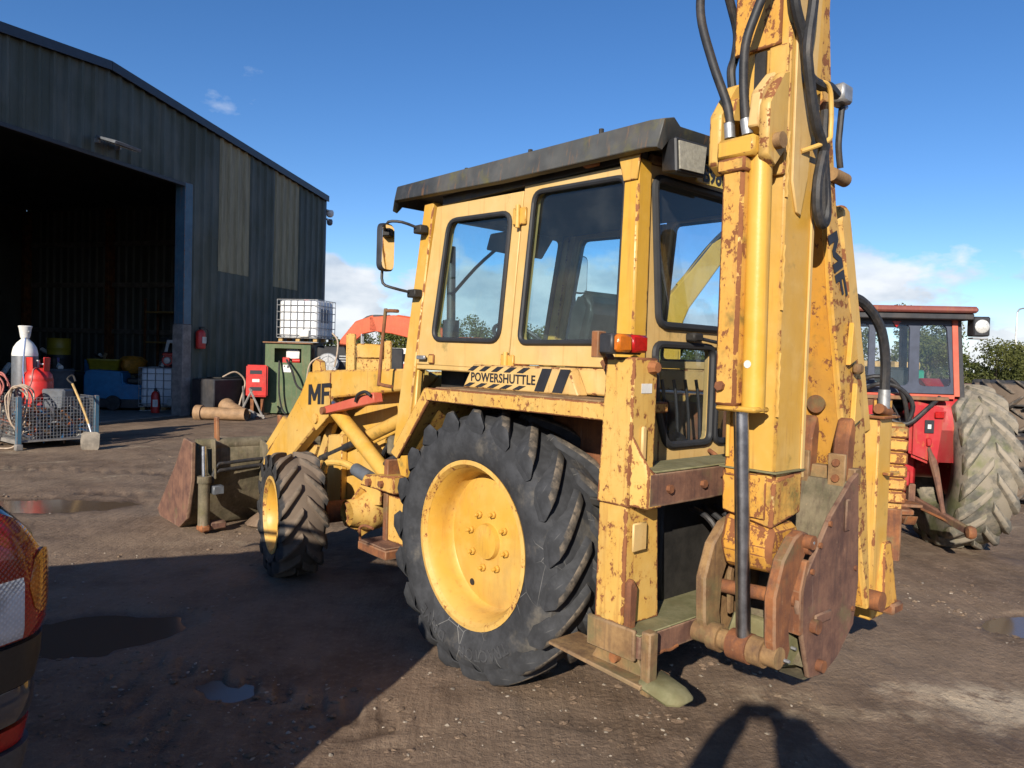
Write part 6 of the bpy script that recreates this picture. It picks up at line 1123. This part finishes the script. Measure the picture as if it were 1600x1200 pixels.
fe = thing('floor_extinguisher', 'red fire extinguisher standing on the shed floor by the door post', 'fire extinguisher', (-9.18, 18.95, .03), .4); extinguisher(fe); fe.scale = (1.2, 1.2, 1.25)
dm = thing('oil_drum', 'yellow and black oil drum on a crate deep in the shed', 'drum', (-12.7, 20.6, 1.02), 0)
obj('drum_lower', MB().lathe([(.001, 0), (.29, 0), (.30, .02), (.29, .04), (.29, .28), (.30, .30), (.29, .32), (.29, .42)], 28, (0, 0, 0), 'z'), 'print', dm); obj('drum_upper', MB().lathe([(.29, .421), (.29, .58), (.30, .60), (.29, .62), (.29, .86), (.30, .88), (.28, .88), (.001, .86)], 28, (0, 0, 0), 'z'), 'yellowdrum', dm); obj('drum_stripe', MB().box((-.2, -.315, .22), (.2, -.29, .34)), plain('drum_print', (.25, .22, .5)), dm)
def crate(loc, rz, sx, sy, h, label, mat='card'):
    r = thing('storage_crate', label, 'crate', loc, rz); n = max(2, int(h / .14))
    for k in range(n):
        z0 = h * k / n; z1 = h * (k + 1) / n - .015
        obj('crate_board', MB().box((-sx, -sy, z0), (sx, -sy + .02, z1)), mat, r, .003); obj('crate_board', MB().box((-sx, sy - .02, z0), (sx, sy, z1)), mat, r, .003); obj('crate_board', MB().box((-sx, -sy + .021, z0), (-sx + .02, sy - .021, z1)), mat, r, .003); obj('crate_board', MB().box((sx - .02, -sy + .021, z0), (sx, sy - .021, z1)), mat, r, .003)
    obj('crate_lid', MB().box((-sx, -sy, h), (sx, sy, h + .02)), mat, r, .003)
crate((-12.7, 20.6, .03), .3, .45, .4, .95, 'slatted crate under the yellow and black drum', 'wood'); crate((-11.2, 21.4, .03), .2, .3, .3, .85, 'brown crate behind the blue floor cleaner', 'card')
yt = tag(obj('yellow_tub', MB().loft([[(x * s, y * s, z) for x, y in outline(0, 5, .1, -.42, .42, .34)] for z, s in ((0, .8), (.35, 1.0), (.37, 1.05), (.40, 1.05), (.38, .98), (.06, .78))]), 'yellowdrum', None, loc=(-11.55, 20.9, .95), rot=(0, 0, .3)), 'yellow plastic tub behind the blue floor cleaner', 'tub')
tag(obj('tub_table', MB().box((-.6, -.45, .88), (.6, .45, .92)).box((-.55, -.4, 0), (-.5, .4, .879)).box((.5, -.4, 0), (.55, .4, .879)), 'wood', None, loc=(-11.55, 20.9, .03), rot=(0, 0, .3)), 'wooden bench carrying the yellow tub', 'bench')
ob = MB().lathe([(.001, -.25), (.24, -.22), (.36, -.05), (.34, .14), (.2, .26), (.001, .28)], 12, (0, 0, 0), 'z'); ob.v = [(v[0] * (1 + .25 * math.sin(7 * v[2] + 3 * v[1])), v[1] * (1 + .2 * math.cos(5 * v[0])), v[2]) for v in ob.v]
tag(obj('orange_bag', ob, plain('orange_sack', (.5, .2, .02), .7, 0, .3, .4), None, loc=(-11.0, 21.3, 1.18)), 'crumpled orange sack on a crate inside the shed', 'sack')
rk = thing('steel_racking', 'tall loaded racking along the far wall inside the shed', 'racking', shw(ER - .95, 1.2, .03), RZS)
for y in (0, 2.6, 5.2):
    for x in (0, .6): obj('rack_post', MB().box((x, y, 0), (x + .06, y + .06, 3.4)), 'rust', rk)
for z in (.9, 1.85, 2.9):
    for y in (.07, 2.67): obj('rack_shelf', MB().box((.0, y, z), (.66, y + 2.52, z + .06)), 'wood', rk, .004)
for k in range(16):
    z = (.96, 1.91)[k % 2]; h = random.uniform(.12, .42); y = .25 + (k // 2) * .6; o = obj('stored_box', MB().box((-.18, -random.uniform(.1, .22), 0), (.2, random.uniform(.1, .22), h)), random.choice(['card', 'grey', 'white', 'wood', 'blackp', 'rust']), None, .01, loc=rk.location + Matrix.Rotation(RZS, 3, 'Z') @ Vector((.3, y, z)), rot=(0, 0, RZS))
    tag(o, 'small box or tin on the racking shelves in the shed', 'box', 'boxes on the racking')
for k, (x, y, h, w) in enumerate(((-11.9, 20.2, .95, .34), (-12.2, 19.6, .75, .3), (-13.4, 19.8, 1.1, .4))):
    r = thing('workshop_machine', ['dark wheeled machine left of the blue floor cleaner', 'low dark machine nearest the cage inside the shed', 'dark machine at the left inside the shed'][k], 'machine', (x, y, .03), k * .5)
    obj('machine_body', MB().box((-w, -w * .8, .25), (w, w * .8, h)), 'dark', r, .04); obj('machine_handle', MB().tube([(-w, -.2, h - .1), (-w - .25, -.2, h + .2), (-w - .25, .2, h + .2), (-w, .2, h - .1)], .018, 7, 3), 'black', r)
    for s in (-1, 1): obj('machine_wheel', MB().lathe([(.001, -.04), (.2, -.04), (.24, 0), (.2, .04), (.001, .04)], 20, (0, s * w * .95, .24), 'y'), 'tyre_mud', r)

# ---------------------------------------------------------------- machines and vehicles beyond
def excavator(loc, rz, col, label, boom, stick, s=1.0, fat=1.0):
    r = thing('excavator', label, 'excavator', loc, rz); r.scale = (s, s, s)
    for y in (-1.0, 1.0): obj('track', MB().prism([(x, y - .25, z) for x, z in rrect([(-1.7, 0), (1.7, 0), (1.7, .8), (-1.7, .8)], .38, 5)], [(x, y + .25, z) for x, z in rrect([(-1.7, 0), (1.7, 0), (1.7, .8), (-1.7, .8)], .38, 5)]), 'dark', r)
    obj('upper_body', MB().box((-2.0, -1.2, .95), (.6, 1.2, 1.9)), col, r, .12, seg=2); obj('counterweight', MB().box((-2.4, -1.15, .95), (-2.01, 1.15, 1.75)), col, r, .12); obj('cab', MB().box((-.2, .25, 1.0), (1.2, 1.2, 2.6)), 'carglass', r, .08); obj('cab_roof', MB().box((-.22, .23, 2.61), (1.22, 1.22, 2.68)), col, r, .02)
    B = MB(); w = .17
    for seg, ws in ((boom, (.22, .36, .30, .22)), (stick, (.26, .24, .18, .14))):
        rings = []
        for k, (x, z) in enumerate(seg):
            a = seg[max(0, k - 1)]; b = seg[min(len(seg) - 1, k + 1)]; d = Vector((b[0] - a[0], b[1] - a[1])).normalized(); n = Vector((-d.y, d.x)) * ws[min(k, 3)] * fat
            rings.append([(x - n.x, -w, z - n.y), (x + n.x, -w, z + n.y), (x + n.x, w, z + n.y), (x - n.x, w, z - n.y)])
        obj('boom' if seg is boom else 'stick', MB().loft(rings), col, r, .03)
    for k in range(4): obj('boom_hose', MB().tube([(x, -.12 + k * .08, z + .38 + .04 * math.sin(k * 2 + x)) for x, z in boom] + [(stick[1][0], -.12 + k * .08, stick[1][1] + .3)], .035, 6, 4), 'black', r)
    p, q = boom[1], stick[0]; obj('arm_ram', MB().cyl((p[0], 0, p[1] + .5), (q[0] * .6 + p[0] * .4, 0, q[1] * .6 + p[1] * .4 + .5), .09), col, r); obj('arm_rod', MB().cyl((q[0] * .6 + p[0] * .4, 0, q[1] * .6 + p[1] * .4 + .5), (stick[0][0], 0, stick[0][1] + .35), .05), 'chrome', r)
    e = stick[-1]; obj('bucket', MB().prism([(e[0] + x, -.5, e[1] + z) for x, z in ((0, .2), (.5, -.1), (.6, -.7), (.1, -1.0), (-.4, -.8))], [(e[0] + x, .5, e[1] + z) for x, z in ((0, .2), (.5, -.1), (.6, -.7), (.1, -1.0), (-.4, -.8))]), 'rust', r, .05)
    return r
excavator((-1.6, 36.5, 0), R_(180 - 4), 'orange', 'orange tracked excavator with folded arm left of the cab', [(.6, 1.7), (2.6, 2.95), (4.4, 3.25), (5.6, 3.25)], [(5.3, 3.3), (6.1, 3.05), (6.8, 2.3), (7.1, 1.3)], 1.0, 1.55)
excavator((5.0, 27.5, 0), R_(10), 'yellow_clean', 'yellow tracked excavator seen through the rear cab window', [(.3, 1.4), (.9, 3.2), (2.1, 4.8), (3.0, 5.4)], [(2.9, 5.4), (3.6, 4.9), (4.2, 3.7), (4.5, 2.6)], 1.25)
def van(loc, rz, L_, H, W_, body, stripe, label, cat, name='parked_van'):
    r = thing(name, label, cat, loc, rz)
    obj('body', MB().prism([(x, -W_ / 2, z) for x, z in ((0, .45), (L_, .45), (L_, H * .55), (L_ - .9, H), (0, H))], [(x, W_ / 2, z) for x, z in ((0, .45), (L_, .45), (L_, H * .55), (L_ - .9, H), (0, H))]), body, r, .08, seg=2)
    for s in (-1, 1):
        obj('side_stripe', MB().box((.1, s * W_ / 2, H * .42), (L_ - .1, s * (W_ / 2 + .012), H * .58)), stripe, r)
        for k in range(2): obj('window', MB().box((.5 + k * L_ * .4, s * W_ / 2, H * .64), (.5 + k * L_ * .4 + L_ * .22, s * (W_ / 2 + .012), H * .85)), 'carglass', r)
        for x in (.8, L_ - .9): obj('wheel', MB().lathe([(.001, -.1), (.33, -.1), (.36, 0), (.33, .1), (.001, .1)], 20, (x, s * (W_ / 2 - .05), .36), 'y'), 'tyre', r)
    return r
van((-9.6, 43, 0), R_(8), 5.2, 2.15, 2.0, 'white', 'redfade', 'white van with red stripe far behind the black tank', 'van'); van((-5.6, 40, 0), R_(-6), 4.4, 1.9, 1.9, plain('maroon_paint', (.28, .03, .07), .35), 'white', 'maroon van parked behind the loader arm', 'van'); van((-3.2, 44, 0), R_(10), 5.5, 2.3, 2.0, 'white', 'yellowdrum', 'white van with yellow stripe partly hidden by the cab pillar', 'van')
gs = thing('green_skip', 'green and white lorry body seen through the tractor cab', 'lorry body', (6.6, 15.2, 0), R_(4))
obj('green_box', MB().box((0, 0, 1.15), (2.0, 1.2, 1.72)), plain('bright_green', (.02, .22, .13), .45), gs, .03); obj('white_band', MB().box((-.02, -.02, 1.0), (2.02, 1.2, 1.145)), 'white', gs, .01); obj('red_band', MB().box((-.02, -.02, .7), (2.02, 1.2, .995)), 'redfade', gs, .01); obj('chassis', MB().box((-.1, .1, .3), (2.1, 1.1, .695)), 'dark', gs, .02); obj('paper_notice', MB().box((1.2, -.022, 1.35), (1.55, -.003, 1.62)), 'white', gs)
for x in (.35, 1.65): obj('wheel', MB().lathe([(.001, -.1), (.3, -.1), (.35, 0), (.3, .1), (.001, .1)], 20, (x, .05, .35), 'y'), 'tyre', gs)
for k, x in enumerate((0.05, .7, 1.4)): obj('timber_stack', MB().box((x, .1, 1.725), (x + .55, .9, 1.88)), 'wood', gs, .01)
yc = thing('yellow_chassis', 'stripped yellow machine frame behind the loader arm', 'machine frame', (-4.75, 15.0, 0), R_(12))
obj('frame_block', MB().box((1.35, 0, .3), (2.25, .8, 1.62)), 'yellow_rust', yc, .03); obj('frame_cheek', MB().box((1.32, -.06, 1.15), (1.52, .84, 2.12)), 'yellow_rust', yc, .03); obj('frame_cheek', MB().box((2.1, -.06, 1.2), (2.26, .84, 2.0)), 'yellow_rust', yc, .03); obj('frame_plate', MB().box((1.53, -.03, 1.62), (2.09, .1, 1.92)), 'yellow', yc, .02)
for x in (1.45, 2.15): obj('wheel', MB().lathe([(.001, -.14), (.3, -.14), (.36, 0), (.3, .14), (.001, .14)], 20, (x, -.1, .36), 'y'), 'tyre_mud', yc)
# tyres and rusty skip at the far right
tspots = [(7.5, 10.8, 1.40, 0, .62, 'topmost tractor tyre on the pile at the right edge'), (7.58, 10.9, 1.05, .02, .66, 'second tyre down on the pile at the right edge'), (7.45, 10.7, .68, -.02, .66, 'third tyre down on the pile at the right edge'), (7.55, 10.8, .28, 0, .7, 'bottom tyre of the pile at the right edge'), (6.7, 9.9, .25, .0, .62, 'tractor tyre lying flat behind the red tractor'), (6.72, 9.95, .66, .05, .62, 'tyre stacked on another behind the red tractor wheel')]
for k, (x, y, z, tl__, Rt, lb_) in enumerate(tspots):
    rt2 = thing('spare_tyre', lb_, 'tyre', (x, y, z), k * .7, 'spare tractor tyres'); rt2.rotation_euler = (PI / 2 + tl__, 0, k)
    hw = .19; n = 48; prof = [(Rt * .58, -hw * .8), (Rt * .75, -hw), (Rt * .95, -hw * .85), (Rt, 0), (Rt * .95, hw * .85), (Rt * .75, hw), (Rt * .58, hw * .8), (Rt * .62, 0)]; rg = [[(r * math.cos(2 * PI * i / n), a, r * math.sin(2 * PI * i / n)) for i in range(n)] for r, a in prof]; rg.append(rg[0])
    cs = obj('tyre_casing', MB().loft(rg, caps=False), 'tyre_mud', rt2)
    for sd_ in (1, -1):
        mel = lug_mesh(('spare', Rt, sd_), Rt - .005, hw, .03, sd_, .34, .05, Rt * .88, (M['lug'], M['tyre_mud']))
        for i in range(16): o = obj('lug', mel, 'lug', cs); o.rotation_euler = (0, 2 * PI * (i + (.5 if sd_ < 0 else 0)) / 16, 0)
sk = thing('rusty_skip', 'brown rusty steel skip behind the spare tyres', 'skip', (8.4, 14.5, 0), R_(5))
obj('skip_body', MB().loft([[(-.9, -.6, .1), (3.2, -.6, .1), (3.2, .8, .1), (-.9, .8, .1)], [(-1.3, -.8, 1.40), (3.8, -.8, 1.40), (3.8, 1.0, 1.40), (-1.3, 1.0, 1.40)]]), 'rust_red', sk, .02)
for x in (-.6, .6, 1.8): obj('skip_rib', MB().box((x, -.86, .3), (x + .1, -.62, 1.38)), 'rust_red', sk, .01)
obj('skip_rim', MB().box((-1.35, -.86, 1.401), (3.85, 1.05, 1.47)), 'rust', sk, .01)
lpst = thing('lamp_post', 'thin white street lamp above the trees at the right', 'street lamp', (39.5, 58, 0), 0); obj('lamp_column', MB().cyl((0, 0, 0), (0, 0, 6.6), .10, .06, 10), 'white', lpst); obj('lamp_head', MB().tube([(0, 0, 6.55), (.2, 0, 6.85), (.8, 0, 6.95)], .06, 7, 3), 'galv', lpst)

rq = random.Random(4); lbls = ['dark tool chest', 'grey plastic barrel', 'rusty welding bench', 'stack of dull sheets', 'small black compressor', 'faded blue crate', 'grey cable drum', 'brown sack heap']; wh = ['near the left of the doorway', 'behind the mesh cage', 'left of the yellow and black drum', 'behind the blue floor cleaner', 'deep inside near the racking', 'beside the wheeled machine', 'against the far inner wall', 'at the foot of the racking']
cp = [(-12.9, 18.9), (-11.7, 18.9), (-13.3, 21.2), (-10.6, 21.9), (-10.2, 23.4), (-12.2, 21.8), (-11.4, 24.0), (-9.6, 22.4)]
for k in range(8):
    r = thing('stored_item', lbls[k] + ' ' + wh[k] + ' in the shed', lbls[k].split()[-1], (cp[k][0], cp[k][1], .03), rq.random() * 2); w, h = rq.uniform(.3, .5), rq.uniform(.6, 1.3); m = ['dark', 'grey', 'rust', 'conc', 'blackp', 'blue', 'grey', 'card'][k]
    if k in (1, 6): obj('shell', MB().lathe([(.001, 0), (w * .9, 0), (w, .04), (w * .92, .08), (w * .92, h - .1), (w, h - .05), (w * .9, h), (.001, h)], 22, (0, 0, 0), 'z'), m, r); obj('lid', MB().cyl((0, 0, h), (0, 0, h + .03), w * .6, None, 18), 'dark', r)
    else:
        obj('carcass', MB().box((-w, -w * .7, .08), (w, w * .7, h)), m, r, .02)
        for j in range(3): obj('drawer', MB().box((-w * .92, -w * .7 - .012, .12 + j * (h - .14) / 3), (w * .92, -w * .7 - .001, .08 + (j + 1) * (h - .14) / 3)), m, r, .006); obj('handle', MB().cyl((-w * .3, -w * .7 - .03, .10 + (j + .6) * (h - .14) / 3), (w * .3, -w * .7 - .03, .10 + (j + .6) * (h - .14) / 3), .012, None, 6), 'galv', r)
        for x in (-1, 1): obj('foot', MB().box((x * w * .85 - .04, -w * .6, 0), (x * w * .85 + .04, w * .6, .079)), 'dark', r)
    for j in range(3): obj('loose_part', MB().cyl((rq.uniform(-w, w) * .6, rq.uniform(-.2, .2), h + .031), (rq.uniform(-w, w) * .6, rq.uniform(-.2, .2), h + rq.uniform(.1, .3)), rq.uniform(.03, .08), None, 10), rq.choice(['galv', 'white', 'rust', 'card', 'dark']), r)
